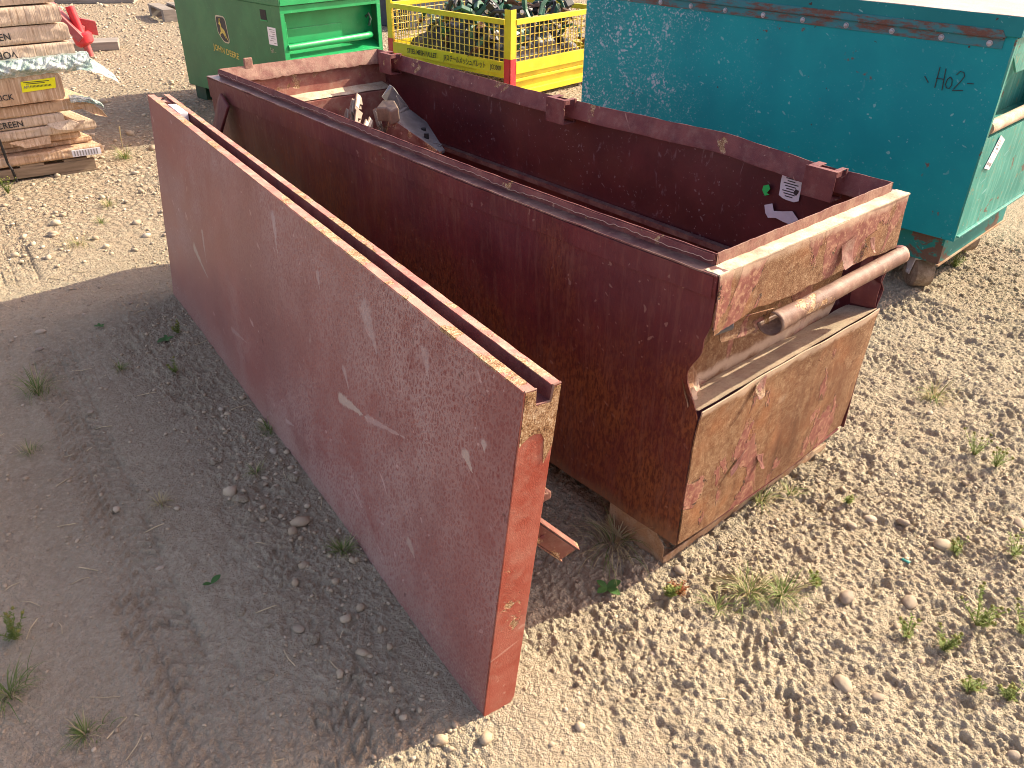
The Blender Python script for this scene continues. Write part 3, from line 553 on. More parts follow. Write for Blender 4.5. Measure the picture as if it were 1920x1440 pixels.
# torn film of old paint standing along the lip of the long side
b=MB()
def ftorn(u,v):
    y=.03+u*(Lb-.06); h=.010+.006*n1(y*6,1,67)+.006*abs(n1(y*34,2,68)); h=max(.002,min(.020,h))
    return (i_-.0018-.0025*(1-v)+bow(y/Lb),y,LT-.002-h*(1-v)+.0)
b.grid(ftorn,420,3,(-.0007,0,0)); b.build('peeling_paint','rim',jb)
b=MB()
for k in range(420):
    y0=.03+k/420*(Lb-.06); 
    def hh(y): h=.010+.006*n1(y*6,1,67)+.006*abs(n1(y*34,2,68)); return max(.002,min(.020,h))
    y1=.03+(k+1)/420*(Lb-.06); b.tube([(i_-.0048+bow(y0/Lb),y0,LT-.002-hh(y0)),(i_-.0048+bow(y1/Lb),y1,LT-.002-hh(y1))],.0008,4,False)
b.build('peeling_edge','film_edge',jb)  # pale thread paints the light caught along the torn edge
# near end: upper panel, recess, ledge, lower panel
b=MB(); nxp=80
def up(u,v):
    x=.001+u*(W-.002); z0=.602+.012*math.exp(-((x-.14)/.05)**2)-.010*ss(.55,.7,x)+.003*n1(x*20,2,69)+.0035*abs(n1(x*55,2,169)); z=ZT+.001+(z0-ZT-.001)*v
    return (x,-.004+.004*n1(x*4,z*4,70)-.003*n1(x*9,z*12,71)*v-.006*math.exp(-((x)/.03)**2)*v,z)
b.grid(up,nxp,14,(0,.003,0)); b.build('end_panel','rust',jb,smooth=True)
b=MB()
b.grid(lambda u,v:(.006+u*(.60+.03*math.sin(v*3)), .072+.004*n1(u*5,v*3,72), .60-.185*v),60,16,(0,.003,0)); b.build('recess_panel','rust',jb,smooth=True)
b=MB()
b.grid(lambda u,v:(.003+u*(W-.008), .074-.076*v+(-.006*math.sin(min(1,v)*math.pi)), .415+.020*v-.006*math.exp(-((1-v)/.12)**2)*0+.003*n1(u*8,v*2,73)),70,10,(0,0,-.003)); b.build('recess_ledge','sandledge',jb,smooth=True)
b=MB()
def low(u,v):
    zb=.083-.016*math.sin(math.pi*u)+.008*u; z=.4345+(zb-.4345)*v; x=.001+u*(W-.002-.018*v*v)+.004*n1(5,z*8,74)*(u>.97)
    return (x,-.006+.007*n1(x*3,z*3,75)+.0025*n1(x*10,z*10,76)-.004*math.exp(-((v-.0)/.06)**2)+.010*v*v*u,z)
b.grid(low,nxp,34,(0,.003,0)); b.build('end_panel','rust',jb,smooth=True)
# creases of the fold, bottom flange
b=MB(); b.grid(lambda u,v:(.01+u*(W-.04),.000+.03*v,.082-.016*math.sin(math.pi*u)+.008*u-.004-.006*v),40,3,(0,0,-.0025)); b.build('bottom_flange','rim',jb,smooth=True)
# crumpled left corner of the recess and wavy right edge
b=MB(); b.grid(lambda u,v:(.0015+.09*u+.01*math.sin(v*5),dent(0,.602-.17*v)+.012+.035*u+.006*n1(u*4,v*5,78),.600-.165*v-.02*u*v),14,20,(.001,.002,0)); b.build('torn_corner','rust',jb,smooth=True)
b=MB(); b.grid(lambda u,v:(W+.002-.012*u+.010*math.sin(v*5.5+.5)-.004,.002+.06*u,.60-.17*v),10,24,(.002,0,0)); b.build('recess_cheek','rim',jb,smooth=True)
# rolled sheet handle
b=MB(); cs=[]
for k in range(15):
    an=R(110)-R(285)*k/14; cs.append((math.cos(an)*.0200,math.sin(an)*.0205))
def hand(u,v):
    x=.185+.525*u; k=v*(len(cs)-1); i=min(int(k),len(cs)-2); t=k-i; cy_=cs[i][0]*(1-t)+cs[i+1][0]*t; cz=cs[i][1]*(1-t)+cs[i+1][1]*t
    s=1+.16*math.exp(-((u)/.10)**2); return (x-.035*max(0,v-.45)*math.exp(-u*9),-.020-cy_*s,.572+.006*u+cz*s+.0015*n1(x*7,v,79))
b.grid(hand,60,28); o=b.build('handle','pipe',jb,smooth=True); so_=o.modifiers.new('thick','SOLIDIFY'); so_.thickness=.0026
b=MB(); b.grid(lambda u,v:(.065+.135*u,.012-.022*u+.008*math.sin(v*3),.603-.046*v-.006*u-.02*(1-u)*v*0),14,8,(0,.0025,0)); b.build('handle_plate','rust',jb,smooth=True)
b=MB(); b.tube([(.70,-.018,.578),(.716,-.014,.580)],[.0208,.0195],16); b.build('handle_cap','rim',jb,smooth=True)
b=MB(); b.tube([(.06,.03,.575),(.085,.012,.590),(.10,.02,.585)],[.008,.011,.006],8); b.build('bolt','steelgrey',jb,smooth=True)
# curled paint flakes
def flake(x,z,w_,h_,a,y=-.011,mat='lidend',curl=.010):
    b=MB(); 
    def f(u,v):
        uu=(u-.5)*w_*(1-.5*v+.25*n1(v*4,x*9,90)); vv=-h_*v; ca,sa=math.cos(a),math.sin(a)
        return (x+uu*ca-vv*sa*-1, y-curl*v*v-.002*n1(u*3,v*4,91), z+vv*ca+uu*sa)
    b.grid(f,8,10,(0,.0008,0)); return b.build('paint_flake',mat,jb,smooth=True)
flake(.455,.675,.060,.055,.15,-.009,'flake',.016); flake(.56,.655,.025,.035,-.2,-.009,'flake'); flake(.205,.428,.04,.035,.25,-.011,'flake',.014); flake(.18,.235,.055,.035,.6,-.009,'flake',.006); flake(.27,.20,.03,.045,-.3,-.008,'flake',.008)
# hinge pockets welded under the rim of the right hand side
for yc in (2.005,1.070,.175):
    dx,dz=rimx(yc); b=MB(); x1=W-.030+dx; z1=.7535+dz; x0=x1-.052; t=.003
    b.box(x0,yc-.040,z1-.072,x0+t,yc+.040,z1); b.box(x0+t,yc-.040,z1-.072,x1,yc+.040,z1-.069)
    b.box(x0+t,yc+.037,z1-.069,x1,yc+.040,z1-.004); b.box(x0+t,yc-.0405,z1-.014,x0+.024,yc-.037,z1); b.box(x0+.044,yc-.0405,z1-.069,x1,yc-.037,z1)
    b.box(x0+t,yc-.037,z1-.003,x0+.016,yc+.037,z1-.0005); b.box(x0+.016,yc+.016,z1-.003,x1,yc+.037,z1-.0005); b.box(x0+.016,yc-.037,z1-.003,x1,yc-.024,z1-.0005)
    b.build('hinge_pocket','rim',jb,bevel=.0008)
b=MB(); b.obox((.138,Lb-.032,.742),(.0165,0,0),(0,.004,0),(0,0,.030)); b.build('latch_tab','rimlit',jb,bevel=.004,seg=3)
b=MB(); b.prism([(-.012,1.985,.655),(-.012,2.035,.690),(-.012,2.06,.670),(-.060,2.10,.50),(-.090,2.10,.38),(-.10,2.06,.38),(-.055,2.03,.53)],(-.012,-.003,0)); b.build('lid_stay','box',jb,bevel=.004)
b=MB(); b.box(W-.024,.30,.452,W-.006,Lb-.10,.456); b.box(W-.026,.30,.440,W-.024,Lb-.10,.456); b.build('tray_rail','ledge',jb)
# forklift skids
for y0 in (.028,1.94):
    b=MB(); b.box(.001,y0,-.004,W-.02,y0+.17,.002); b.box(.001,y0-.0015,.002,W-.02,y0+.002,.020); b.box(.001,y0+.168,.002,W-.02,y0+.1715,.034)
    b.prism([(.0005,y0+.002,.002),(.0005,y0+.168,.002),(.0005,y0+.168,.076),(.0005,y0+.03,.076),(.0005,y0+.002,.05)],(.003,0,0))
    b.build('skid','skid',jb,bevel=.001)
for xs in (.22,.48):
    b=MB(); b.box(xs,.06,.0,xs+.04,Lb-.06,.074); b.build('runner','skid',jb)
# stickers inside
def jagpoly(cx,cz,w_,h_,seed,n=18,am=.12):
    pts=[]; rnd=random.Random(seed)
    for k in range(n):
        a=2*math.pi*k/n; c,s=math.cos(a),math.sin(a); m=1/max(abs(c),abs(s)); j=1-rnd.uniform(0,am)
        pts.append((cx+c*m*w_/2*j,cz+s*m*h_/2*j))
    return pts
xw=W-.0075
b=MB(); b.prism([(xw,y,z) for y,z in jagpoly(.288,.664,.060,.070,4,18,.07)],(-.0006,0,0)); b.build('label','label',jb)
b=MB()
for k in range(9):
    ww=.042-.010*(k%3); b.box(xw-.0014,.288-ww/2,.690-k*.0065,xw-.0009,.288+ww/2,.6925-k*.0065)
b.prism([(xw-.0008,y,z) for y,z in jagpoly(.270,.655,.014,.018,8,10,.4)],(-.0008,0,0)); b.prism([(xw-.0008,y,z) for y,z in jagpoly(.300,.692,.020,.010,9,10,.5)],(-.0008,0,0)); b.build('print','ink',jb)
b=MB(); b.prism([(xw,y,z) for y,z in [(.365,.648),(.35,.655),(.344,.645),(.352,.632),(.343,.63),(.356,.624),(.366,.636)]],(-.0008,0,0)); b.build('green_decal','greenfoil',jb)
b=MB(); b.prism([(xw,y,z) for y,z in [(.352,.600),(.330,.610),(.322,.592),(.296,.598),(.27,.606),(.25,.590),(.258,.570),(.29,.572),(.312,.576),(.335,.570),(.345,.580)]],(-.0008,0,0)); b.build('torn_label','paper',jb)
# ------------------------------------------------ steel pieces lying in the box
Vv=Vector
pr=thing('bent_steel_bracket','large grey steel bracket with orange side and raised claw inside the red box','bracket',(.50,1.70,.50)); O=Vv((.50,1.70,.50))
A_=Vv((.446,1.676,.590)); B_=Vv((.482,1.481,.525)); C_=Vv((.514,1.496,.525)); D_=Vv((.551,1.591,.535)); E_=Vv((.601,1.716,.560)); F_=Vv((.576,1.795,.600))
b=MB(); b.prism([p-O for p in (A_,B_,C_,D_,E_,F_,Vv((.507,1.76,.602)))],(0,0,-.012)); b.build('plate','steelgrey',pr,bevel=.003)
b=MB(); b.prism([p-O for p in (A_+Vv((-.001,-.001,-.001)),B_+Vv((-.001,-.001,-.001)),B_+Vv((-.004,0,-.035)),A_+Vv((-.02,0,-.15)),A_+Vv((-.035,.06,-.14)),A_+Vv((.0,.06,-.004)))],(.012,.004,0)); b.build('side_web','orange',pr,bevel=.002)
b=MB(); b.prism([p-O for p in (Vv((.470,1.800,.642)),Vv((.478,1.735,.652)),Vv((.452,1.672,.642)),Vv((.428,1.69,.628)),Vv((.440,1.735,.630)),Vv((.430,1.785,.622)))],(.006,.004,-.050)); b.build('claw','steel',pr,bevel=.006,seg=3)
b=MB(); b.prism([p-O for p in (Vv((.463,1.795,.655)),Vv((.527,1.836,.682)),Vv((.516,1.80,.680)),Vv((.564,1.777,.605)),Vv((.507,1.748,.600)),Vv((.493,1.80,.625)))],(.012,.008,-.006)); b.build('back_plate','steelgrey',pr,bevel=.003)
for k,(yy,xx) in enumerate(((1.575,.495),(1.64,.53))):
    b=MB(); b.tube([Vv((xx,yy,.545))-O,Vv((xx,yy,.566))-O],[.009,.008],16); b.build('bolt_hole','black',pr)
for k in range(3):
    b=MB(); b.tube([Vv((.505,1.535+.005*k,.532+.003*k))-O,Vv((.505,1.535+.005*k,.5345+.003*k))-O],[.020-.003*k]*2,18); b.build('washer','steelgrey',pr)
# stacked plates on edge, sunlit tops painted pale
ax=Vv((.20,.75,.35)).normalized() # long axis of the stack face
tp=Vv((.413,1.876,.662)); dn=Vv((-.028,.069,-.075)).normalized(); al=Vv((-.099,-.251,-.005)).normalized(); al=(al-dn*al.dot(dn)).normalized(); nn=dn.cross(al).normalized(); nn=nn if nn.x>0 else -nn
proto=None
for k in range(9):
    o_=tp+dn*(.0122*k)
    if proto is None:
        proto=thing('steel_plate','x','steel plate',(0,0,0)); b=MB()
        P0=[Vv((0,0,0)),al*.085,al*.09+nn*.006,al*.16+nn*.007,al*.175+nn*.014,al*.15+nn*.022,al*.125+nn*.018,al*.12+nn*.030,al*.085+nn*.034,al*.08+nn*.018,al*.05+nn*.018,al*.045+nn*.030,al*.01+nn*.022]
        b.prism(P0,dn*.0082); b.build('plate_body','steel',proto,bevel=.002)
        b=MB(); b.prism([p-dn*.0006+ (al*.002) for p in [al*.004+nn*.004,al*.07+nn*.004,al*.075+nn*.014,al*.03+nn*.016,al*.006+nn*.016]],-dn*.0008); b.build('sunlit_cap','steelend',proto)
        t=proto
    else: t=copy_tree(proto)
    t.location=o_+nn*(.004*math.sin(k*2.1))+al*(.006*math.sin(k*1.7)+.004*k); t.rotation_euler=(0,0,.03*math.sin(k*3))
    t['label']=('topmost','second','third','fourth','fifth','sixth','seventh','eighth','lowest')[k]+' notched steel plate from the top of the tight stack inside the red box'; t['group']='steel plates stacked inside the red box'
proto2=None
for k in range(2):
    t=copy_tree(proto); t.name='steel_plate'; t.location=Vv((.47,1.86,.600))+Vv((.014,.012,.0))*k*1.3; t.rotation_euler=(.3,.15,.5)
    t['label']=('left','right')[k]+' loose grey steel plate lying between the plate stack and bent bracket'; t['group']='loose steel plates by the bracket'
for k in range(2):
    t=copy_tree(proto); t.name='steel_plate'; t.location=Vv((.372,1.76,.600))+Vv((.014,.006,.002))*k*1.5; t.rotation_euler=(.2,.1,-.1)
    t['label']=('outer','inner')[k]+' small steel plate with a bright top edge just below the plate stack'; t['group']='small plates below the stack'
# ------------------------------------------------ leaning lid panel
b0=Vv((-.5574,-.0122,-.004)); b1=Vv((-.2945,2.1131,-.004)); v0=Vv((.0755,-.0093,.687)); v1=Vv((.0593,-.0073,.704)); wd=Vv((.9925,-.1225,-.09)).normalized()
ld=thing('chest_lid','detached dusty red lid panel standing on its long edge beside the maroon chest','chest lid',b0)
def LP(s,t,d): 
    bend=wd*(-.006*math.sin(math.pi*s)*math.sin(math.pi*t)); return (b1-b0)*s+(v0*(1-s)+v1*s)*t+wd*d+bend
T_=.066
b=MB(); b.grid(lambda u,v:LP(u,v,.0035*n1(u*4,v*2.2,100)-.0006*n1(u*20,v*9,101)),120,50,tuple(wd*.003)); b.build('front_panel','lid',ld,smooth=True)
b=MB(); b.grid(lambda u,v:LP(u,v*.999,T_-.003),40,16,tuple(wd*.003)); b.build('back_panel','box',ld)
b=MB(); b.grid(lambda u,v:LP(u,.0,.003+v*(T_-.006)),40,2,(0,0,.003)); b.build('bottom_edge','lidend',ld)
def Lat(s,t,d): return LP(s,t,d)
# top channel: front lip, groove, back lip
def strip(d0,t0,d1,t1,s0,s1,name,mat,n=160,jit=.0006,th=.0018):
    b=MB(); b.grid(lambda u,v:LP(s0+(s1-s0)*u,t0+(t1-t0)*v,d0+(d1-d0)*v)+Vv((0,0,jit*n1(u*50,v*2,103))),n,3,(wd*th if abs(t1-t0)>.001 else Vv((0,0,-th)))); b.build(name,mat,ld,smooth=True)
tt=1.0015
strip(-.001,tt,.0205,tt,0,1,'front_lip','lidedge',jit=.0012)
strip(.0205,tt-.002,.0205,.960,0,.985,'groove_side','groove')
strip(.0225,.960,.051,.960,0,.925,'groove_floor','groove')
strip(.051,.960,.051,tt-.002,0,.985,'groove_side','lidend' if 0 else 'groove')
strip(.050,tt+.0006,.0672,tt+.0006,0,1,'back_lip','lidedge',jit=.0012)
# ragged worn drips of the front edge
b=MB()
rg=[]
for k in range(0,121):
    s=.02+.46*k/120; h=max(.0008,.006*n1(s*14,1,104)+.003*abs(n1(s*60,1,105))); rg.append((s,h/.69))
for (s,h),(s2,h2) in zip(rg,rg[1:]): b.add([LP(s,1.002,-.0022),LP(s2,1.002,-.0022),LP(s2,1.0-h2,-.0028),LP(s,1.0-h,-.0028)],[(0,1,2,3)])
b.build('worn_edge','lidedge',ld)
# near end cap with notch
b=MB(); prof=[(0,0),(.0,1.0),(.0205,1.0),(.023,.961),(.050,.961),(.053,1.0),(T_,1.002),(T_,.03),(T_-.006,.012)]
b.prism([LP(0,t,d_)-(b1-b0).normalized()*.0035 for d_,t in prof],(b1-b0).normalized()*.003); b.build('end_cap','lidend',ld,bevel=.0008)
# rusted bare patch at the top of the end cap, ragged lower border
b=MB(); e=(b1-b0).normalized()*-.0043
pp=[(.001,.999),(.0195,.999),(.0225,.9605),(.0505,.9605),(.0535,.999),(T_-.001,1.0),(T_-.001,.845),(.052,.80),(.047,.868),(.040,.885),(.028,.888),(.018,.885),(.006,.872),(.001,.862)]
b.prism([LP(0,t,d_)+e for d_,t in pp],e.normalized()*.0006); b.build('bare_patch','lidrust',ld)
b=MB(); b.tube([LP(-.001,1.001,0),LP(-.001,1.002,.020),LP(-.001,.962,.0215),LP(-.001,.962,.051),LP(-.001,1.002,.053),LP(-.001,1.003,.066)],.0022,6); b.build('weld_bead','rimlit',ld,smooth=True)
# far end: open mouth with gussets
b=MB(); b.prism([LP(1,0,.003),LP(1,.955,.003),LP(1,.955,T_-.003),LP(1,0,T_-.003)],(b1-b0).normalized()*-.003); b.build('end_cap','lidend',ld)
b=MB(); b.prism([LP(.97,.99,.022),LP(.985,.99,.050),LP(.955,.99,.050)],(0,0,-.004)); b.prism([LP(.985,.99,.022),LP(.998,.99,.022),LP(.998,.99,.05)],(0,0,-.004)); b.build('gusset','lidedge',ld)
# hinge arms on the inner face
hr=MB()
c1=Vv((-.405,.075,.335))-b0; c2=Vv((-.305,.040,.215))-b0; ax_=(c2-c1).normalized(); wv_=Vv((.55,-.35,.45)).normalized(); wv_=(wv_-ax_*wv_.dot(ax_)).normalized(); nv_=ax_.cross(wv_).normalized()
cc=(c1+c2)/2; hl=(c2-c1).length/2+.015
hr.obox(cc,ax_*hl*.92,wv_*.018,nv_*.0015); hr.obox(cc+wv_*.0213-nv_*.007,ax_*hl,wv_*.0012,nv_*.0085); hr.obox(cc-wv_*.0213-nv_*.007,ax_*hl,wv_*.0012,nv_*.0085); hr.build('hinge_arm','orange',ld,bevel=.0008)
b=MB(); b.tube([cc+nv_*.0015+ax_*.0,cc+nv_*.0035],.0045,12); b.tube([cc-nv_*.0015,cc-nv_*.0035],.0045,12); b.build('rivet','rim',ld)
b=MB(); b.obox(Vv((-.385,.085,.355))-b0,Vv((.050,-.01,.008)),Vv((.0,.018,.0)),Vv((0,0,.009))); b.build('hinge_block','orange',ld,bevel=.003)
# white block wedged in the groove
wb=MB(); P=[LP(.865,.968,.024),LP(.925,.968,.024),LP(.925,.968,.0495),LP(.865,.968,.0495)]; wb.prism([p+b0 for p in P],(0,0,.026)); o=wb.build('white_block','white',None,bevel=.0015); tag(o,'small white plastic block sitting in the groove at the far end of the red lid','block')
# ------------------------------------------------ teal job box
TE=thing('teal_job_box','tall teal steel tool chest on casters with rust spots and pale spatter','tool chest',(1.8145,.2535,0),.059)
L_,W_=1.768,.74
b=MB(); b.box(.004,.02,.245,.012,L_,.90); b.box(.012,.02,.245,W_,L_,.25); b.box(W_-.006,.02,.25,W_,L_,.90); b.box(.012,L_-.006,.25,W_-.006,L_,.90)
b.build('body','teal',TE,bevel=.0015)
b=MB(); b.grid(lambda u,v:(.0+.0025*n1(u*3,v*2,120),u*L_,.243+(.915-.243)*v),60,24,(.0038,0,0)); b.build('front_panel','teal',TE,smooth=True)
# lid: front band, dusty top
b=MB(); b.box(-.010,-.012,.9165,.0,L_+.01,.976); b.box(.0,-.012,.9165,W_,-.004,.976); b.box(W_,-.012,.9165,W_+.008,L_+.01,.976); b.build('lid','tealdark',TE,bevel=.002)
b=MB(); b.grid(lambda u,v:(-.0095+u*(W_+.017),-.0115+v*(L_+.02),.9765+.003*n1(u*3,v*6,121)),20,40,(0,0,-.003)); b.build('lid_top','dusttop',TE,smooth=True)
# rusty hinge strip with bolts
b=MB(); b.box(-.0035,.035,.878,-.0002,L_,.9120); b.prism([(-.004,.030,.9125),(-.004,.045,.934),(-.004,L_,.934),(-.004,L_,.9125)],(-.009,0,0)); b.tube([(-.008,.04,.9115),(-.008,L_,.9115)],.0052,8); b.build('hinge_strip','rustyteal',TE,bevel=.001)
for y in (.075,.225,.391,.555,.723,.886,1.052,1.214,1.364,1.53):
    b=MB(); b.tube([(-.0036,y,.891),(-.0050,y,.891)],.0095,18); b.tube([(-.0050,y,.891),(-.0080,y,.891),(-.0095,y,.891)],[.0070,.0062,.003],14); b.build('bolt','bolt',TE,smooth=True)
# right hand end with frame, recess, handle, label
b=MB(); b.box(.0,-.0005,.255,.018,.006,.912); b.box(W_-.03,-.0005,.255,W_,.006,.912); b.box(.018,-.0005,.86,W_-.03,.006,.912); b.prism([(.018,.0005,.86),(.10,.0005,.80),(W_-.1,.0005,.80),(W_-.03,.0005,.86)],(0,.006,0)); b.build('end_frame','tealend',TE,bevel=.001)
b=MB(); b.grid(lambda u,v:(.018+u*(W_-.048),.001+.003*n1(u*4,v*4,122),.262+(.60-.262)*v),30,16,(0,.003,0)); b.box(.018,.005,.598,W_-.03,.12,.601); b.build('end_panel','tealend',TE,smooth=True)
b=MB(); b.box(.014,.115,.60,W_-.02,.119,.87); b.box(.014,.007,.601,.0175,.115,.86); b.box(W_-.03,.007,.601,W_-.027,.115,.86); b.build('recess','tealend',TE)
b=MB(); b.tube([(.028,.014,.630),(W_-.04,.014,.630)],.022,16); b.build('handle','dustledge',TE,smooth=True)
b=MB(); b.box(.012,-.010,.256,W_,.001,.262); b.box(.0,-.0008,.2435,W_,.004,.256); b.build('end_flange','tealend',TE,bevel=.001)
b=MB(); e=-.0035; P=[(.072,e,.492),(.134,e,.474),(.206,e,.566),(.144,e,.592)]; b.prism([(x,y,z) for x,y,z in P],(0,.0012,0)); b.build('label','label',TE)
b=MB()
def lq(u,v): p=Vv(P[0])*(1-u)*(1-v)+Vv(P[1])*u*(1-v)+Vv(P[2])*u*v+Vv(P[3])*(1-u)*v; return p+Vv((0,-.0006,0))
for u0,u1,v0_,v1_ in ((.1,.5,.86,.875),(.1,.8,.80,.81),(.15,.45,.72,.75),(.3,.62,.62,.66),(0.02,.98,.52,.528),(.1,.3,.12,.2),(.4,.5,.12,.2),(.6,.85,.10,.2),(.1,.4,.3,.31)):
    b.add([lq(u0,v0_),lq(u1,v0_),lq(u1,v1_),lq(u0,v1_)],[(0,1,2,3)])
b.build('print','inkgrey',TE)
# hand lettering HO2-
def stroke(pts,r=.0016): 
    return [(-.0035,y,z) for y,z in pts]
b=MB()
for pts in ([(.204,.802),(.203,.735)],[(.184,.799),(.178,.731)],[(.206,.765),(.180,.766)],
   [(.163,.776),(.155,.768),(.152,.752),(.157,.740),(.167,.741),(.172,.752),(.170,.768),(.163,.776)],
   [(.146,.785),(.138,.797),(.126,.796),(.120,.784),(.128,.766),(.141,.744),(.146,.735),(.130,.738),(.113,.741)],[(.106,.764),(.086,.766)],[(.245,.766),(.228,.748)]):
    b.tube(stroke(pts),.0014,6)
b.build('hand_lettering','ink',TE)
# skirt and casters
b=MB(); b.hexa([(.085,.060,.135),(W_-.06,.060,.135),(W_-.06,L_-.06,.135),(.085,L_-.06,.135),(.012,.020,.2415),(W_-.01,.020,.2415),(W_-.01,L_-.02,.2415),(.012,L_-.02,.2415)]) if 0 else b.box(.045,.040,.130,W_-.02,L_-.04,.2415)
b.build('skirt','tealbase',TE,bevel=.002)
b=MB(); b.box(.035,.034,.126,W_-.01,.044,.1315); b.build('skirt_lip','skid',TE)
cs_=None
for i,(x,y,a) in enumerate(((.105,.115,-.78),(.60,.13,-.70),(.105,L_-.15,.1))):
    if cs_ is None:
        cr=bpy.data.objects.new('caster',None); 
        b=MB(); 
        pf=[]; 
        for k,(xx,rr) in enumerate(((-.0365,.030),(-.036,.050),(-.032,.058),(0,.060),(.032,.058),(.036,.050),(.0365,.030))): pf.append((xx,rr))
        b.tube([(xx,0,.060) for xx,_ in pf],[rr for _,rr in pf],28); wh=b.build('caster','wheel',TE,smooth=True)
        b=MB(); b.box(-.044,-.03,.116,.044,.03,.1255)
        for s_ in (-1,1): b.prism([(s_*.044,-.030,.118),(s_*.044,.030,.118),(s_*.044,.012,.050),(s_*.044,-.012,.050)],(-s_*.004,0,0))
        b.tube([(-.049,0,.060),(.049,0,.060)],.008,10); fk=b.build('fork','fork',wh,bevel=.001); cs_=wh; o=wh
    else:
        o=cs_.copy(); COL.objects.link(o); f2=fk.copy(); COL.objects.link(f2); f2.parent=o
    o.location=(x,y,.004); o.rotation_euler=(0,0,a)
# ------------------------------------------------ green job box
GR=thing('green_job_box','green steel tool chest with a yellow leaping deer emblem behind the red box','tool chest',(1.164,3.905,0),.121)
GL,GW=1.20,.736
b=MB(); b.box(0,.004,.094,GW,GL,.684); b.build('body','green',GR,bevel=.003) if 0 else None
b=MB(); b.box(0,.09,.094,GW,GL,.684); b.build('body','green',GR,bevel=.003)
b=MB(); b.box(-.001,.0,.094,.002,.09,.684); b.build('side_flange','green',GR)
b=MB(); b.box(GW-.002,.0,.094,GW+.001,.09,.684); b.build('side_flange','green',GR)
b=MB(); b.box(.002,.0,.645,GW-.002,.012,.684); b.box(.002,.0,.39,.028,.008,.645); b.box(GW-.028,.0,.39,GW-.002,.008,.645); b.prism([(.002,-.001,.39),(.002,.085,.43),(.002,.085,.425),(.002,-.001,.385)],(GW-.004,0,0)); b.box(.002,.0,.096,GW-.002,.006,.385); b.build('end_frame','greenlit',GR,bevel=.001)  # sunlit end of the chest in the brighter copy of its green
b=MB(); b.box(.002,.084,.43,GW-.002,.0895,.645); b.box(.03,.074,.47,.48,.0838,.55); b.build('recess_panel','greenlit',GR,bevel=.002)
b=MB(); b.tube([(.03,.008,.462),(.62,.008,.468),(.665,.03,.468),(.68,.08,.468)],.0195,14); b.tube([(.03,.006,.40),(.03,.006,.60)],.006,8); b.build('handle','greenlit',GR,smooth=True)
b=MB(); b.tube([(.655,.05,.57),(.665,.03,.59),(.668,.02,.56),(.66,.03,.52)],.009,8); b.build('latch_loop','darkgreen',GR,smooth=True)
b=MB(); b.box(-.012,-.014,.6865,GW+.012,GL+.01,.745); b.build('lid','green',GR,bevel=.003)
b=MB(); b.box(-.001,-.0155,.69,GW,-.0145,.74); b.build('lit_lid_end','greenlit',GR)  # thin plate paints the sunlit lid end in the brighter green
b=MB(); b.box(.03,.02,.0,.11,.14,.093); b.box(.03,GL-.15,.0,.11,GL-.02,.093); b.box(GW-.12,.02,0,GW-.03,.14,.093); b.box(GW-.12,GL-.15,0,GW-.03,GL-.02,.093); b.box(.06,.02,.05,GW-.06,GL-.02,.093); b.build('foot_frame','darkgreen',GR)
b=MB(); b.box(-.0015,.140,.600,-.0005,.200,.655); b.build('slot','black',GR); b=MB(); b.box(-.003,.135,.594,-.0005,.205,.600); b.build('slot_rim','greenlit',GR)
# emblem: rounded slanted shield with border and leaping deer (y runs to the left in the view)
def em(pts,cx=.652,cz=.498,s=1,dx=-.0012): return [(dx,cx-(px)*s,cz+pz*s) for px,pz in pts]
sh=[(-.062,.060),(-.056,.074),(-.04,.078),(.03,.078),(.046,.070),(.054,.052),(.066,-.056),(.062,-.070),(.050,-.078),(.012,-.078),(-.006,-.070),(-.046,-.035),(-.056,-.020)]
b=MB(); b.prism(em(sh),(.0010,0,0)); b.build('emblem_border','cream',GR)
b=MB(); b.prism(em([(x*.90,z*.90) for x,z in sh],dx=-.0020),(.0007,0,0)); b.build('emblem_field','logo_k',GR)
deer=[(-.022,.046),(-.012,.040),(-.006,.030),(-.004,.012),(.010,.004),(.024,-.004),(.032,-.018),(.040,-.036),(.052,-.056),(.056,-.064),(.046,-.058),(.034,-.042),(.022,-.030),(.030,-.050),(.026,-.050),(.014,-.030),(.004,-.024),(-.006,-.022),(-.016,-.028),(-.026,-.030),(-.022,-.040),(-.028,-.040),(-.034,-.026),(-.020,-.018),(-.016,-.006),(-.018,.010),(-.017,.022),(-.026,.026),(-.032,.030),(-.026,.036)]
b=MB(); b.prism(em(deer,dx=-.0028),(.0007,0,0)); b.tube([(-.0028,y,z) for _,y,z in em([(-.018,.040),(-.024,.052),(-.018,.060)])],.0016,5); b.tube([(-.0028,y,z) for _,y,z in em([(-.016,.040),(-.006,.050),(-.008,.062)])],.0016,5); b.build('emblem_deer','logo_y',GR)
text('JOHN DEERE',.050,'logo_y',GR,frame((-.0012,.648,.366),(0,-1,-.10),(0,-.0,1)))
b=MB(); b.box(-.0015,.062,.470,-.0005,.146,.566); b.build('label','label',GR)
b=MB(); 
for k,(a,c) in enumerate(((.075,.13),(.075,.115),(.07,.10),(.08,.135),(.075,.12),(.09,.13),(.07,.095))): b.box(-.0022,a,.552-k*.012,-.0016,c,.555-k*.012)
b.build('print','inkgrey',GR)
b=MB()
for pts in ([(.138,.452),(.136,.425)],[(.124,.452),(.122,.424)],[(.138,.438),(.122,.437)],[(.112,.448),(.106,.438),(.108,.428),(.116,.430),(.116,.444),(.112,.448)],[(.096,.432),(.086,.431)]): b.tube([(-.0015,y,z) for y,z in pts],.0011,5)
b.build('chalk_lettering','cream',GR)
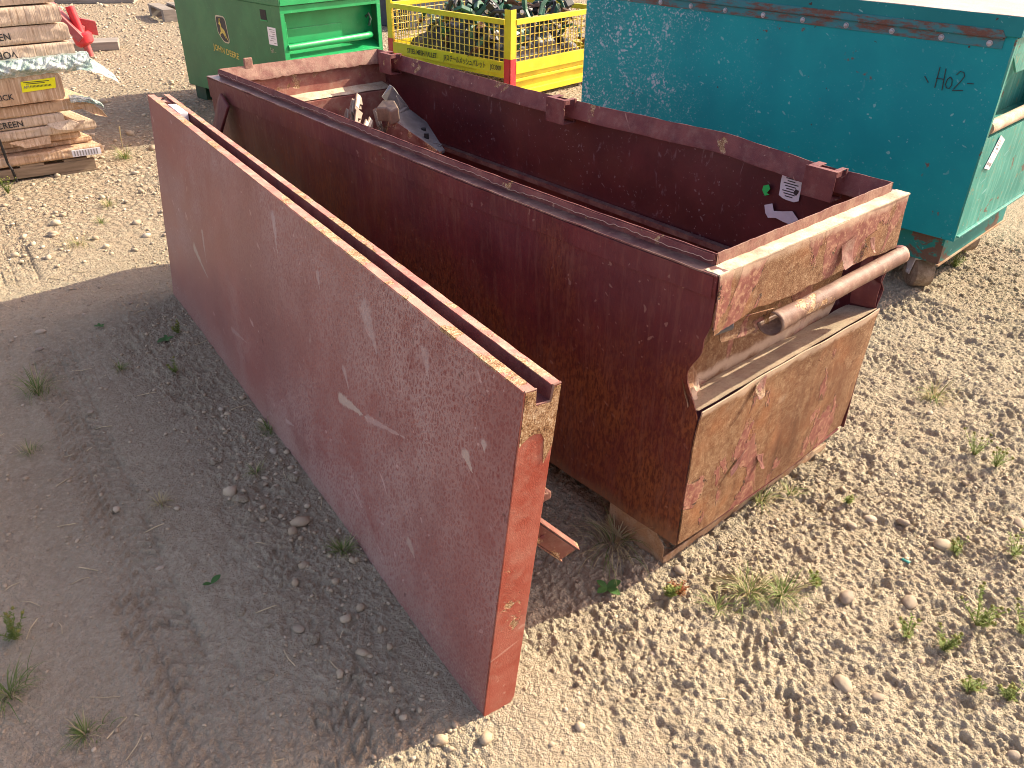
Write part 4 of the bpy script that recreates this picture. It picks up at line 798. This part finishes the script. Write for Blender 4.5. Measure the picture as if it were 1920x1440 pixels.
# ------------------------------------------------ yellow mesh pallet cage
YC=thing('mesh_pallet_cage','yellow steel mesh pallet cage with red post feet, heaped with scrap iron parts','cage',(2.64,3.60,0),.12)
YL,YW=1.25,1.02
def post(x,y,sx,sy_):
    b=MB(); t=.004; 
    b.box(min(x,x+sx*.055),y-(t if sy_<0 else 0),.0,max(x,x+sx*.055),y+(t if sy_>0 else 0),.59); b.box(x-(t if sx<0 else 0),min(y,y+sy_*.055),.0,x+(t if sx>0 else 0),max(y,y+sy_*.055),.59)
    p=b.build('post','yellow',YC,bevel=.001)
    b=MB(); e=.0014; b.box(min(x-sx*e,x+sx*.057),y-e-(t if sy_<0 else 0),.0,max(x-sx*e,x+sx*.057),y+e+(t if sy_>0 else 0),.285); b.box(x-e-(t if sx<0 else 0),min(y-sy_*e,y+sy_*.057),.0,x+e+(t if sx>0 else 0),max(y-sy_*e,y+sy_*.057),.285); b.build('post_foot','redp',p)
for x,y,sx,sy_ in ((0,0,1,1),(0,YL,1,-1),(YW,0,-1,1),(YW,YL,-1,-1)): post(x,y,sx,sy_)
def side(A,B,wn):
    A=Vv(A); B=Vv(B); d_=(B-A).normalized(); n_=Vv((d_.y,-d_.x,0)); Ls=(B-A).length
    def bx(b,s0,s1,z0,z1,o0,o1): p=lambda s,o,z:A+d_*s+n_*o+Vv((0,0,z)); b.hexa([p(s0,o0,z0),p(s1,o0,z0),p(s1,o1,z0),p(s0,o1,z0),p(s0,o0,z1),p(s1,o0,z1),p(s1,o1,z1),p(s0,o1,z1)])
    b=MB(); bx(b,.057,Ls-.057,.495,.528,-.004,.020); b.build('top_rail','yellow',YC,bevel=.001)
    b=MB(); bx(b,.057,Ls-.057,.185,.262,-.004,.016); b.build('bottom_rail','yellow',YC,bevel=.001)
    b=MB(); n=int((Ls-.11)/.047)
    for k in range(n+1):
        s=.060+(Ls-.12)*k/n; b.tube([A+d_*s+n_*.004+Vv((0,0,.262)),A+d_*s+n_*.004+Vv((0,0,.495))],.0033,5,False)
    for k in range(5): z=.262+.0465*(k+.45); b.tube([A+d_*.057+n_*.0085+Vv((0,0,z)),B-d_*.057+n_*.0085+Vv((0,0,z))],.0026,5,False)
    b.build('wire_mesh','yrail',YC)
side((0,0,0),(0,YL,0),0); side((YW,0,0),(0,0,0),0); side((YW,YL,0),(YW,0,0),0); side((0,YL,0),(YW,YL,0),0)
b=MB(); b.box(.03,.02,.150,YW-.02,YL-.03,.180); b.build('deck','yellow',YC)
b=MB(); b.box(.06,.006,.13,YW-.06,.05,.149); b.box(.06,.03,.07,YW-.06,.045,.13); b.box(.06,.0,.03,YW-.06,.06,.07); b.build('fork_channel','yellow',YC,bevel=.002)
mt=frame((-.0175,.86,.222),(0,-1,0),(0,0,1)); text('STEEL MESH PALLET',.048,'ink',YC,mt,sx=.75)
text('JRスチールメッシュパレット',.050,'ink',YC,frame((-.0175,.42,.222),(0,-1,0),(0,0,1)),sx=.65); text('JCI3000',.044,'ink',YC,frame((-.0175,.12,.222),(0,-1,0),(0,0,1)),sx=.7)
# scrap pieces heaped in the cage: curved shanks, clamps, brackets
cM=Matrix.Translation((2.64,3.60,0))@Matrix.Rotation(.12,4,'Z')
def shank():
    t=thing('scrap_shank','x','scrap part'); b=MB(); P=[(0,0,0),(.02,0,.07),(.06,0,.12),(.12,0,.14),(.17,0,.11),(.19,0,.05)]
    for k in range(len(P)-1):
        a,c=Vv(P[k]),Vv(P[k+1]); dd=(c-a).normalized(); up_=dd.cross(Vv((0,1,0))).normalized(); wdt=.008+.006*math.sin(k*1.3+.4)
        b.obox((a+c)/2,dd*((c-a).length/2+.004),(0,.016,0),up_*wdt)
    b.build('shank','scrapg',t,bevel=.003); b=MB(); b.prism([(.17,-.02,.06),(.23,-.012,.05),(.25,0,-.02),(.23,.012,.05),(.17,.02,.06)],(.0,0,-.012)); b.build('point','scrapr',t); return t
def clamp():
    t=thing('scrap_clamp','x','scrap part'); b=MB(); b.prism([(0,0,0),(.09,0,0),(.10,0,.03),(.07,0,.09),(.05,0,.09),(.06,0,.035),(.03,0,.03),(.025,0,.08),(0,0,.08)],(0,.045,0)); b.build('clamp_body','scrapk',t,bevel=.003)
    b=MB(); b.tube([(.012,-.012,.05),(.012,.06,.05)],.009,10); b.tube([(.012,.06,.05),(.012,.07,.05)],.016,6); b.build('bolt','scrapw',t); return t
def sweep():
    t=thing('scrap_sweep','x','scrap part'); b=MB(); b.prism([(0,0,0),(.06,.03,.02),(.16,.10,0),(.13,.045,.012),(.20,0,.03),(.13,-.045,.012),(.16,-.10,0),(.06,-.03,.02)],(0,0,.008)); b.build('blade','scrapw',t,bevel=.001)
    b=MB(); b.obox((.10,0,.035),(.05,0,.012),(0,.016,0),(0,0,.008)); b.build('stem','scrapk',t); return t
def disc():
    t=thing('scrap_tine','x','scrap part'); b=MB(); b.tube([(.0,0,0),(.0,.0,.06),(.03,.0,.11),(.09,.0,.12),(.13,.02,.07),(.12,.02,.01)],[.012,.012,.013,.013,.011,.007],8); b.build('tine','scrapk',t,smooth=True)
    b=MB(); b.obox((0,0,.0),(.028,0,0),(0,.022,0),(0,0,.012)); b.build('mount','scrapg',t,bevel=.002); return t
rnd=random.Random(12); pts_=[]
LB={'scrap_shank':('green curved cast shank with a rusty point, heaped in the yellow mesh cage','green curved shanks heaped in the yellow cage'),'scrap_clamp':('black U shaped clamp with a pale bolt, heaped in the yellow mesh cage','black clamps heaped in the yellow cage'),
 'scrap_sweep':('pale winged sweep blade on a dark stem, heaped in the yellow mesh cage','pale sweep blades heaped in the yellow cage'),'scrap_tine':('black bent tine with a green mount, heaped in the yellow mesh cage','black bent tines heaped in the yellow cage')}
protos=[shank(),clamp(),sweep(),disc()]; used=set()
def place(pt,x,y,z,rot):
    if pt.name.split('.')[0]+'u' not in used: used.add(pt.name.split('.')[0]+'u'); o=pt
    else: o=copy_tree(pt)
    o.matrix_world=cM@Matrix.Translation((x,y,z))@rot; k=pt.name.split('.')[0]; o['label'],o['group']=LB[k]
def rrot(): return Matrix.Rotation(rnd.uniform(0,6.28),4,'Z')@Matrix.Rotation(rnd.uniform(-1.2,1.2),4,'X')@Matrix.Rotation(rnd.uniform(-1.2,1.2),4,'Y')
idx=0
for ly in range(5):
    for i in range(5):
        for j in range(6):
            x=.22+i*.135+rnd.uniform(-.03,.03); y=.20+j*.155+rnd.uniform(-.04,.04)
            if ly<2 and .3<x<.7 and .3<y<.9: continue
            hmax=.54-.16*((y/YL)>.75); z=.27+ly*.07+rnd.uniform(-.02,.02)
            if z>hmax: continue
            place(protos[rnd.choice((0,0,1,1,2,3,3))],x,y,z,rrot()); idx+=1
b=MB(); b.grid(lambda u,v:(.10+u*(YW-.2),.08+v*(YL-.16),.20+.26*(math.sin(math.pi*u)*math.sin(math.pi*v))**.4+.04*n1(u*9,v*9,140)),30,30); o=b.build('dark_cage_filler','scrapk',None); o.matrix_world=cM; tag(o,'dark filler added under the scrap for the shade inside the yellow cage','scrap',None,'stuff')  # dark sheet added so the cage inside reads as shaded
# ------------------------------------------------ cardboard boxes stacked on a pallet
cx=thing; SX,SY,SR_=-.0345,3.811,-.1562
def sloc(x,y,z): c_,s_=math.cos(SR_),math.sin(SR_); return (SX+x*c_-y*s_,SY+x*s_+y*c_,z)
PL=thing('wood_pallet','weathered wooden pallet under the stack of flat cardboard boxes','pallet',(SX,SY,0),SR_)
b=MB(); b.box(-1.15,.0,.012,.013,.035,.062); b.build('stringer','wood',PL,bevel=.002)
for yy in (.40,.80): b=MB(); b.box(-1.15,yy,.0,.01,yy+.04,.062); b.build('stringer','wood',PL)
for k in range(6): b=MB(); b.box(-1.13+k*.2,.002,.0625,-1.02+k*.2,.85,.075); b.build('deck_board','wood',PL,bevel=.001)
b=MB(); b.box(-.16,-.004,-.006,.02,.09,.0115); b.box(-.8,-.004,-.006,-.55,.09,.0115); b.build('bottom_board','wood',PL)
def cbox(x1,z0,z1,y0,tilt,mat,label,txt=None,seed=0,x0=-1.1,droop=0):
    t=thing('cardboard_box',label,'box',sloc(0,0,0),SR_,'flat cardboard boxes stacked on the pallet')
    b=MB()
    def face(u,v):
        x=x0+(x1-x0)*u; z=z0+(z1-z0)*v+tilt*(x+.3)-droop*max(0,u-.85)**2*20
        rnd_=.010*(1-math.cos(max(0,abs(v-.5)*2-.6)/.4*1.2)); return (x-.012*max(0,abs(v-.5)*2-.7)/.3*(u>.98),y0+rnd_+.004*n1(u*9,v*2,150+seed)+.002*n1(u*40,v*3,160+seed),z)
    b.grid(face,140,10,(-.22,.80,0)); b.build('carton','card' if mat==0 else 'card2',t,smooth=True)
    if txt:
        for (s,xc,zc,sz,rot) in txt:
            text(s,sz,'ink',t,frame((xc,y0-.0030,zc+tilt*(xc+.3)),(rot,0,rot*tilt),(0,0,rot)),sx=.95)
    return t
cbox(.024,.792,.93,.0,.02,0,'cardboard box at the very top of the stack',None,1)
cbox(.028,.706,.784,-.006,.02,0,'cardboard box second from the top with the letter N near the left',[('SCREEN',-.345,.742,.042,1)],2)
cbox(.046,.624,.700,.004,.02,0,'wrinkled cardboard box third from the top reading EEN',[('SCREEN',-.275,.660,.042,1)],3)
cbox(.050,.556,.618,-.004,.02,0,'cardboard box with upside down lettering just above the plastic film',[('VORTEX',-.28,.586,.044,-1)],4)
t5=cbox(-.045,.365,.490,-.035,.035,1,'cardboard box with a bright yellow label in the middle of the stack',[('BRICK',-.315,.405,.036,1)],5)
b=MB(); e=-.0405; b.prism([(-.232,e,.436),(-.075,e,.452),(-.058,e,.497),(-.215,e,.482)],(0,.0015,0)) if 0 else b.prism([(-.225,e,.422),(-.078,e,.430),(-.070,e,.478),(-.220,e,.470)],(0,.0015,0)); b.build('label','yellabel',t5)
b=MB()
for k,(x0_,x1_,z_) in enumerate(((-.21,-.10,.464),(-.20,-.12,.457))): b.box(x0_,e-.001,z_,x1_,e-.0004,z_+.003)
for k in range(16): b.box(-.185+k*.0058,e-.001,.441,-.1825+k*.0058,e-.0004,.450)
b.build('print','ink',t5); text('API',.018,'inkgrey',t5,frame((-.202,e-.0006,.444),(1,0,.05),(0,0,1)))
cbox(.075,.302,.354,.0,.03,1,'crushed brown cardboard box directly below the yellow labelled one',None,6,droop=.012)
cbox(-.075,.248,.298,.004,.03,0,'cardboard box with faded SCREEN lettering in the lower half of the stack',[('SCREEN',-.325,.271,.040,1)],7)
cbox(.060,.198,.244,-.004,.03,0,'ribbed cardboard box with a torn corner below the SCREEN box',[('N',-.45,.222,.036,1)],8)
cbox(-.02,.158,.194,.03,.03,1,'cardboard box with a ragged torn front, third from the bottom',None,9)
cbox(.03,.128,.154,.05,.03,1,'flattened dark cardboard box set back, second from the bottom',None,10)
tb=cbox(.066,.078,.126,-.012,.02,1,'long cardboard box with a white shipping label at the bottom of the stack',None,11)
b=MB(); b.box(-.085,-.0205,.088,.050,-.0155,.120); b.build('label','label',tb)
b=MB()
for k in range(9): b.box(-.075+k*.013,-.0215,.091,-.070+k*.013,-.0207,.117)
b.build('print','inkgrey',tb)
# torn flaps
def flap(pts,off,lab,mat='card'):
    b=MB(); b.prism(pts,off); o=b.build('cardboard_flap',mat,None,bevel=.001); o.location=sloc(0,0,0); o.rotation_euler=(0,0,SR_); tag(o,lab,'cardboard scrap','torn cardboard scraps on the stack')
flap([(-.16,-.02,.262),(-.05,-.04,.275),(-.02,-.055,.258),(-.06,-.06,.228),(-.12,-.05,.236),(-.15,-.03,.25)],(0,.004,.002),'pale torn cardboard flap sticking out below the crushed brown box')
flap([(-.33,-.01,.194),(-.16,-.012,.205),(-.165,-.02,.168),(-.28,-.022,.160),(-.30,-.02,.172),(-.345,-.015,.190)],(0,.003,0),'ragged strip of ribbed cardboard curling out low on the stack','card2')
flap([(-.01,-.02,.335),(.06,-.03,.34),(.10,-.03,.30),(.12,-.02,.262),(.06,-.035,.285)],(0,.004,0),'crumpled brown cardboard corner at the right of the stack','card2')
# plastic film
b=MB()
def ff(u,v):
    x=-.6+.70*u; z=.492+.075*v+.02*(x+.3)+.006*n1(u*16,v*2,170); y=-.035-.03*math.sin(v*3.1)-.030*abs(n1(u*11+v*1.5,v*1.2,171))-.016*abs(n1(u*25-v*2,v*1.5,172))
    return (x,y,z)
b.grid(ff,120,10,(0,.06,0)); o=b.build('plastic_film','film',None); o.location=sloc(0,0,0); o.rotation_euler=(0,0,SR_); tag(o,'crinkled greenish plastic film bulging between the cardboard boxes','plastic film')
b=MB()
def ff2(u,v):
    x=.03+.17*u; w_=.055*(1-.75*u); z=.545-.075*u*u-.025*u+(v-.5)*2*w_*.7+.008*n1(u*5,v*4,173); return (x,-.03+.05*(v-.5)*2+.012*n1(u*6,v*6,174)-.03*u,z)
b.grid(ff2,14,8,(0,.002,.001)); o=b.build('plastic_film','film',None); o.location=sloc(0,0,0); o.rotation_euler=(0,0,SR_); tag(o,'loose milky plastic bag end hanging out to the right of the cardboard stack','plastic film')
b=MB()
def ff3(u,v): 
    x=-.03+.14*u; return (x,-.03-.02*u+.015*n1(u*6,v*5,175),.352-.035*u*u*u+.028*v*(1-.6*u)+.006*n1(u*7,v*3,176))
b.grid(ff3,14,8,(0,.05,.001)); o=b.build('plastic_film','film',None); o.location=sloc(0,0,0); o.rotation_euler=(0,0,SR_); tag(o,'small crumpled green plastic film tongue beside the yellow labelled box','plastic film')
b=MB(); b.tube([(-.40,-.055,.47),(-.395,-.053,.38),(-.385,-.024,.33),(-.375,-.022,.10),(-.366,-.026,.07),(-.36,-.02,.005)],.0065,6); o=b.build('strap','strap',None); o.location=sloc(0,0,0); o.rotation_euler=(0,0,SR_); tag(o,'black plastic strap running down the front of the cardboard stack','strap')
# ------------------------------------------------ red screw jack and things behind
RJ=thing('red_stand','red steel jack stand with a round foot and angled arms behind the cardboard stack','stand',(.93,6.95,0))
b=MB(); b.tube([(0,0,.02),(-.012,.01,.13)],.030,14); b.build('foot','reddull',RJ,smooth=True)
b=MB(); b.tube([(-.008,.006,.105),(-.014,.012,.125),(-.022,.018,.185),(-.026,.02,.20)],[.05,.075,.078,.06],20); b.build('collar','redp',RJ,smooth=True)
b=MB(); b.tube([(-.026,.02,.20),(-.055,.045,.40)],.034,16); b.build('post','redp',RJ,smooth=True)
b=MB(); b.obox((-.20,.12,.43),(.17,-.14,-.27),(.03,.04,0),(.02,-.01,.02)); b.build('arm','reddull',RJ,bevel=.004)
b=MB(); b.obox((-.20,.20,.38),(.20,-.17,-.17),(.02,.03,0),(.012,0,.03)); b.build('arm','reddull',RJ,bevel=.004)
b=MB(); b.obox((.04,.10,.24),(.075,-.03,-.02),(.0,.03,.0),(.0,.0,.055)); b.build('plate','reddull',RJ,bevel=.004)
b=MB(); b.tube([(-.13,.20,.72),(-.09,.18,.66),(-.085,.16,.58),(-.11,.15,.50)],.014,8); b.build('ring','redp',RJ,smooth=True)
def plank(x,y,z,l,w_,h,rz,lab,mat='greywood'):
    b=MB(); b.box(-l/2,-w_/2,0,l/2,w_/2,h); o=b.build('wood_plank',mat,None,bevel=.004); o.location=(x,y,z); o.rotation_euler=(0,0,rz); tag(o,lab,'plank')
plank(1.06,7.42,.0,.50,.24,.07,-.35,'short weathered grey plank on the ground beside the red stand')
plank(2.16,10.62,.0,.9,.35,.10,-.55,'pale plank lying at the top edge of the picture behind the gravel')
b=MB(); b.box(-.9,-.3,0,.9,.3,.5); o=b.build('storage_crate','navy',None,bevel=.01); o.location=(1.25,12.2,0); o.rotation_euler=(0,0,-.2); tag(o,'dark crate far behind the cardboard stack, mostly out of the picture','crate')
BP=thing('wood_pallet','small dark wooden pallet peeking out behind the left side of the green chest','pallet',(2.17,8.55,0),-.1)
b=MB(); b.box(0,0,0,.9,.08,.10); b.box(0,.5,0,.9,.58,.10); b.build('stringer','greywood',BP); 
b=MB(); b.box(0,0,.1005,.12,.6,.118); b.box(.2,0,.1005,.32,.6,.118); b.box(.4,0,.1005,.52,.6,.118); b.build('deck_board','greywood',BP)
NB=MB(); NB.box(0,0,0,2.6,.9,.62); NB.box(-.02,-.02,.6205,2.62,.92,.66); o=NB.build('steel_bin','navy',None,bevel=.01); o.location=(3.9,6.6,0); o.rotation_euler=(0,0,.12); tag(o,'dark blue steel bin behind the yellow mesh cage','bin')
# ------------------------------------------------ plants
def blade(b,x,y,ang,ln,wd_,lean,rn,seg=5):
    p=Vv((x,y,0)); dx,dy=math.cos(ang),math.sin(ang); L_s=[];pitch=R(88)-lean*.25
    sd=Vv((-dy,dx,0))
    for k in range(seg+1):
        t=k/seg; w_=wd_*(1-t**1.6)*.5+.0001; L_s.append((p-sd*w_,p+sd*w_)); p=p+Vv((dx*math.cos(pitch),dy*math.cos(pitch),math.sin(pitch)))*(ln/seg); pitch-=lean/seg*1.25
    vs=[q for pr_ in L_s for q in pr_]; b.add(vs,[(2*k,2*k+1,2*k+3,2*k+2) for k in range(seg)])
def tuft(x,y,n,ln,spread,lab,dry=.3,seed=0,flat=1.0):
    rn=random.Random(seed); t=thing('grass_tuft',lab,'grass tuft',(x,y,Hs(x,y)-.003),rn.uniform(0,6)); 
    A=MB();B=MB()
    for k in range(n):
        tgt=B if rn.random()<dry else A; a=rn.uniform(0,6.28); r_=abs(rn.gauss(0,spread)); blade(tgt,r_*math.cos(a),r_*math.sin(a),a+rn.uniform(-.5,.5),ln*rn.uniform(.45,1.1),rn.uniform(.0012,.0024),rn.uniform(.6,2.1)*flat,rn)
    if A.v: A.build('blades','grass',t)
    if B.v: B.build('dry_blades','dry',t)
    return t
T=[((.355,.012),55,.085,.016,'green and dry grass tuft against the foot of the rusty end of the red box'),
((.080,-.150),80,.085,.030,'wide sprawling grass tuft on the sunlit dirt in front of the red box',),
((.120,-.205),55,.075,.018,'dense green grass tuft at the right of the sprawling clump'),
((-.040,.140),60,.14,.030,'long dry grass lying in the shadow between lid and box corner'),
((1.175,-.045),60,.095,.020,'spiky pale grass tuft alone on the tread-marked dirt at the right'),
((-.866,1.700),50,.10,.022,'soft green grass tuft in the shade at the left, upper of the shade tufts'),
((-1.124,.42),45,.045,.012,'small dark grass tuft near the bottom left corner'),
((-1.206,.60),50,.075,.016,'pale green grass tuft at the lower left edge of the picture'),
((-.531,.525),45,.05,.012,'dark green tuft in the shade beside the middle foot of the leaning lid'),
((-.965,1.405),25,.05,.010,'tiny dark tuft in the shade left of the lid, below the large soft one'),
((.159,3.923),50,.10,.020,'yellow green grass tuft with a tall seed stalk beside the cardboard pallet'),
((-.155,3.228),40,.06,.020,'thin yellow grass tuft on sunlit dirt left of the lid, upper one'),
((-.42,2.815),45,.07,.030,'sparse dry grass tuft on the sunlit dirt just above the shadow edge'),
((-.43,1.085),35,.05,.012,'small green tuft tucked against the shaded lid foot'),
((-.631,1.69),26,.045,.010,'tiny grass sprout in the shade between the leaf weeds and the soft tuft'),
((-.551,.92),22,.04,.010,'tiny green tuft among clods beside the lid foot'),
((-.011,-.134),35,.06,.020,'short mixed grass just left of the sprawling clump'),
((.433,-.024),25,.05,.012,'low grass tuft right of the box foot'),
((-.26,3.02),26,.05,.015,'faint dry tuft on sunlit dirt between two grass tufts left of the lid'),
((-.783,.964),22,.045,.010,'thin brown grass tuft in the shade left of the clods')]
for i,(p,n,ln,sp_,lab) in enumerate(T):
    t=tuft(p[0],p[1],int(n*1.7),ln,sp_,lab,dry={3:.75,4:.6,0:.45,1:.4,12:.7,19:.8,11:.5,9:.5}.get(i,.25),seed=i+5,flat=1.35 if i in(1,2,3,12,4) else 1)
    if i==10: b=MB(); b.tube([(0,0,0),(.003,0,.10),(.008,.002,.17)],[.002,.0018,.004],5); b.build('seed_stalk','dry',t)
    if i in (1,3): # foxtail seed head
        b=MB(); rn=random.Random(i); base=Vv((-.02,-.01,.03)); ax_=Vv((-.8,-.5,-.1)) if i==1 else Vv((.9,.1,.1)); ax_.normalize()
        for k in range(70):
            p0=base+ax_*rn.uniform(0,.035); dr=(ax_+Vv((rn.gauss(0,.25),rn.gauss(0,.25),rn.gauss(0,.2)))).normalized(); b.tube([p0,p0+dr*rn.uniform(.02,.045)],.00045,3,False)
        b.build('seed_head','dry',t)
def weed(x,y,h,n,lab,seed,mat='leaf',buds=True):
    rn=random.Random(seed); t=thing('leafy_weed',lab,'weed',(x,y,Hs(x,y)-.002)); S=MB();Lf=MB();Bd=MB()
    for k in range(n):
        a=rn.uniform(0,6.28); ln=h*rn.uniform(.5,1); out_=rn.uniform(.15,.75); P=[];
        for q in range(6): tq=q/5; P.append(Vv((math.cos(a)*out_*ln*tq,math.sin(a)*out_*ln*tq,ln*tq*(1-.25*tq*out_))))
        S.tube(P,[.0013-.00018*q for q in range(6)],4,False)
        for q in range(1,6):
            for s in range(5):
                c_=P[q]+Vv((rn.gauss(0,.001),rn.gauss(0,.001),rn.gauss(0,.002))); aa=rn.uniform(0,6.28); l2=rn.uniform(.008,.017)*(1.1-.1*q); d2=Vv((math.cos(aa),math.sin(aa),rn.uniform(-.1,.9))).normalized()
                sd=d2.cross(Vv((0,0,1))).normalized(); w_=.0011
                Lf.add([c_-sd*w_*.5,c_+sd*w_*.5,c_+d2*l2*.6+sd*w_,c_+d2*l2,c_+d2*l2*.6-sd*w_],[(0,1,2,3,4)])
                for s2 in (-1,1):
                    m_=c_+d2*l2*.45; d3=(d2+sd*s2*1.1).normalized(); e_=m_+d3*l2*.45; Lf.add([m_-d2*.0006,m_+d2*.0006,e_],[(0,1,2)])
        if buds and rn.random()<.8: Bd.v.append(P[-1])
    S.build('stems','leaf' if mat=='leaf' else mat,t); Lf.build('leaflets',mat,t)
    for q in Bd.v: b=MB(); q=Vv(q); b.tube([q,q+Vv((0,0,.002)),q+Vv((0,0,.005)),q+Vv((0,0,.007))],[.0012,.0034,.0032,.0008],8); b.build('bud','bud',t,smooth=True)
    return t
Wd=[((.551,-.388),.075,6,'feathery weed beside the pale round stone at the right'),((.624,-.484),.075,6,'feathery weed near the right edge, above the largest weed'),
((.361,-.517),.10,12,'largest bushy feathery weed on the lower right dirt'),((.222,-.436),.06,6,'small feathery weed next to an oval stone at the lower right'),((.250,-.500),.06,8,'low feathery weed below the largest bushy one'),
((.949,-.316),.085,7,'tall feathery weed at the right edge, upper one'),((.964,-.255),.08,6,'thin tall feathery weed left of the upper right edge weed'),((.504,-.138),.035,4,'tiny feathery sprout amid tyre tread marks'),
((.189,-.575),.055,6,'feathery weed at the lower right with a long shadow'),((.231,-.637),.055,6,'feathery weed low at the right picture edge'),((.206,-.237),.04,6,'little green weed just right of the dense grass tuft'),
((.417,-.585),.07,7,'feathery weed cut by the right picture edge'),((-1.163,.736),.085,9,'upright green weed at the left picture edge in shade'),((-.060,-.050),.04,6,'small green sprig near the box corner on sunlit dirt'),
((1.30,-.36),.07,5,'feathery weed far right near the edge below the teal chest'),((2.222,.36),.10,14,'leafy green weed growing between the casters of the teal chest'),
((-.47,3.707),.10,12,'bright green leafy plant at the foot of the cardboard pallet'),((-.402,1.797),.05,6,'small weed in shade near the far foot of the lid'),((-.510,1.547),.05,5,'thin sprig in shade beside the lid foot')]
for i,(p,h,n,lab) in enumerate(Wd): weed(p[0],p[1],h,n,lab,70+i)
weed(-.035,-.052,.035,10,'reddish dried weed near the corner of the red box',99,'redweed',False)
def broad(x,y,n,ln,lab,seed):
    rn=random.Random(seed); t=thing('broadleaf_weed',lab,'weed',(x,y,Hs(x,y)+.001))
    for k in range(n):
        a=6.28*k/n+rn.uniform(-.3,.3); L2=ln*rn.uniform(.7,1.1); b=MB()
        def f(u,v):
            s=(v-.5)*2*L2*.30*math.sin(math.pi*min(1,u*.93+.05))**.8; r_=u*L2; z=.006+.35*r_-6*r_*r_+.15*abs(s); return (math.cos(a)*r_-math.sin(a)*s,math.sin(a)*r_+math.cos(a)*s,z)
        b.grid(f,8,4,(0,0,.0004)); b.build('leaf','broad',t,smooth=True)
broad(-.155,.053,4,.034,'broad leaf plant half in shadow in front of the gap between lid and box',1)
broad(-.801,.619,2,.024,'two leaf seedling alone in the lower left shade',2)
broad(-.455,1.775,5,.030,'flat broad leaf rosette in the shade near the far foot of the lid',3)
broad(-.59,2.0,4,.022,'tiny bluish leaf sprout in the upper left shade',4)
# straw litter
b=MB(); rn=random.Random(5)
for k in range(260):
    x=rn.uniform(-1.3,1.5); y=rn.uniform(-.8,2.6)
    if infoot(np.array(x),np.array(y)): continue
    if x>.1 and rn.random()<.4: continue
    a=rn.uniform(0,6.28); l_=rn.uniform(.012,.06); r_=.0006+.0008*rn.random(); m=(x+math.cos(a)*l_/2+rn.uniform(-.004,.004),y+math.sin(a)*l_/2); e_=(x+math.cos(a)*l_,y+math.sin(a)*l_)
    b.tube([(x,y,Hs(x,y)+.001),(m[0],m[1],Hs(*m)+.0035),(e_[0],e_[1],Hs(*e_)+.0015)],r_,4)
tag(b.build('straw_litter','straw',None),'dry straw bits and thin twigs strewn over the dirt','straw',None,'stuff')
b=MB(); b.grid(lambda u,v:(.012*(u-.5),.018*(v-.5),.002*math.sin(u*5)),4,4,(0,0,.0006)); o=b.build('green_scrap','greenfoil' if 0 else 'tealend',None); o.location=(.43,-.33,Hs(.43,-.33)+.006); tag(o,'tiny scrap of green plastic among the weeds at the lower right','litter')
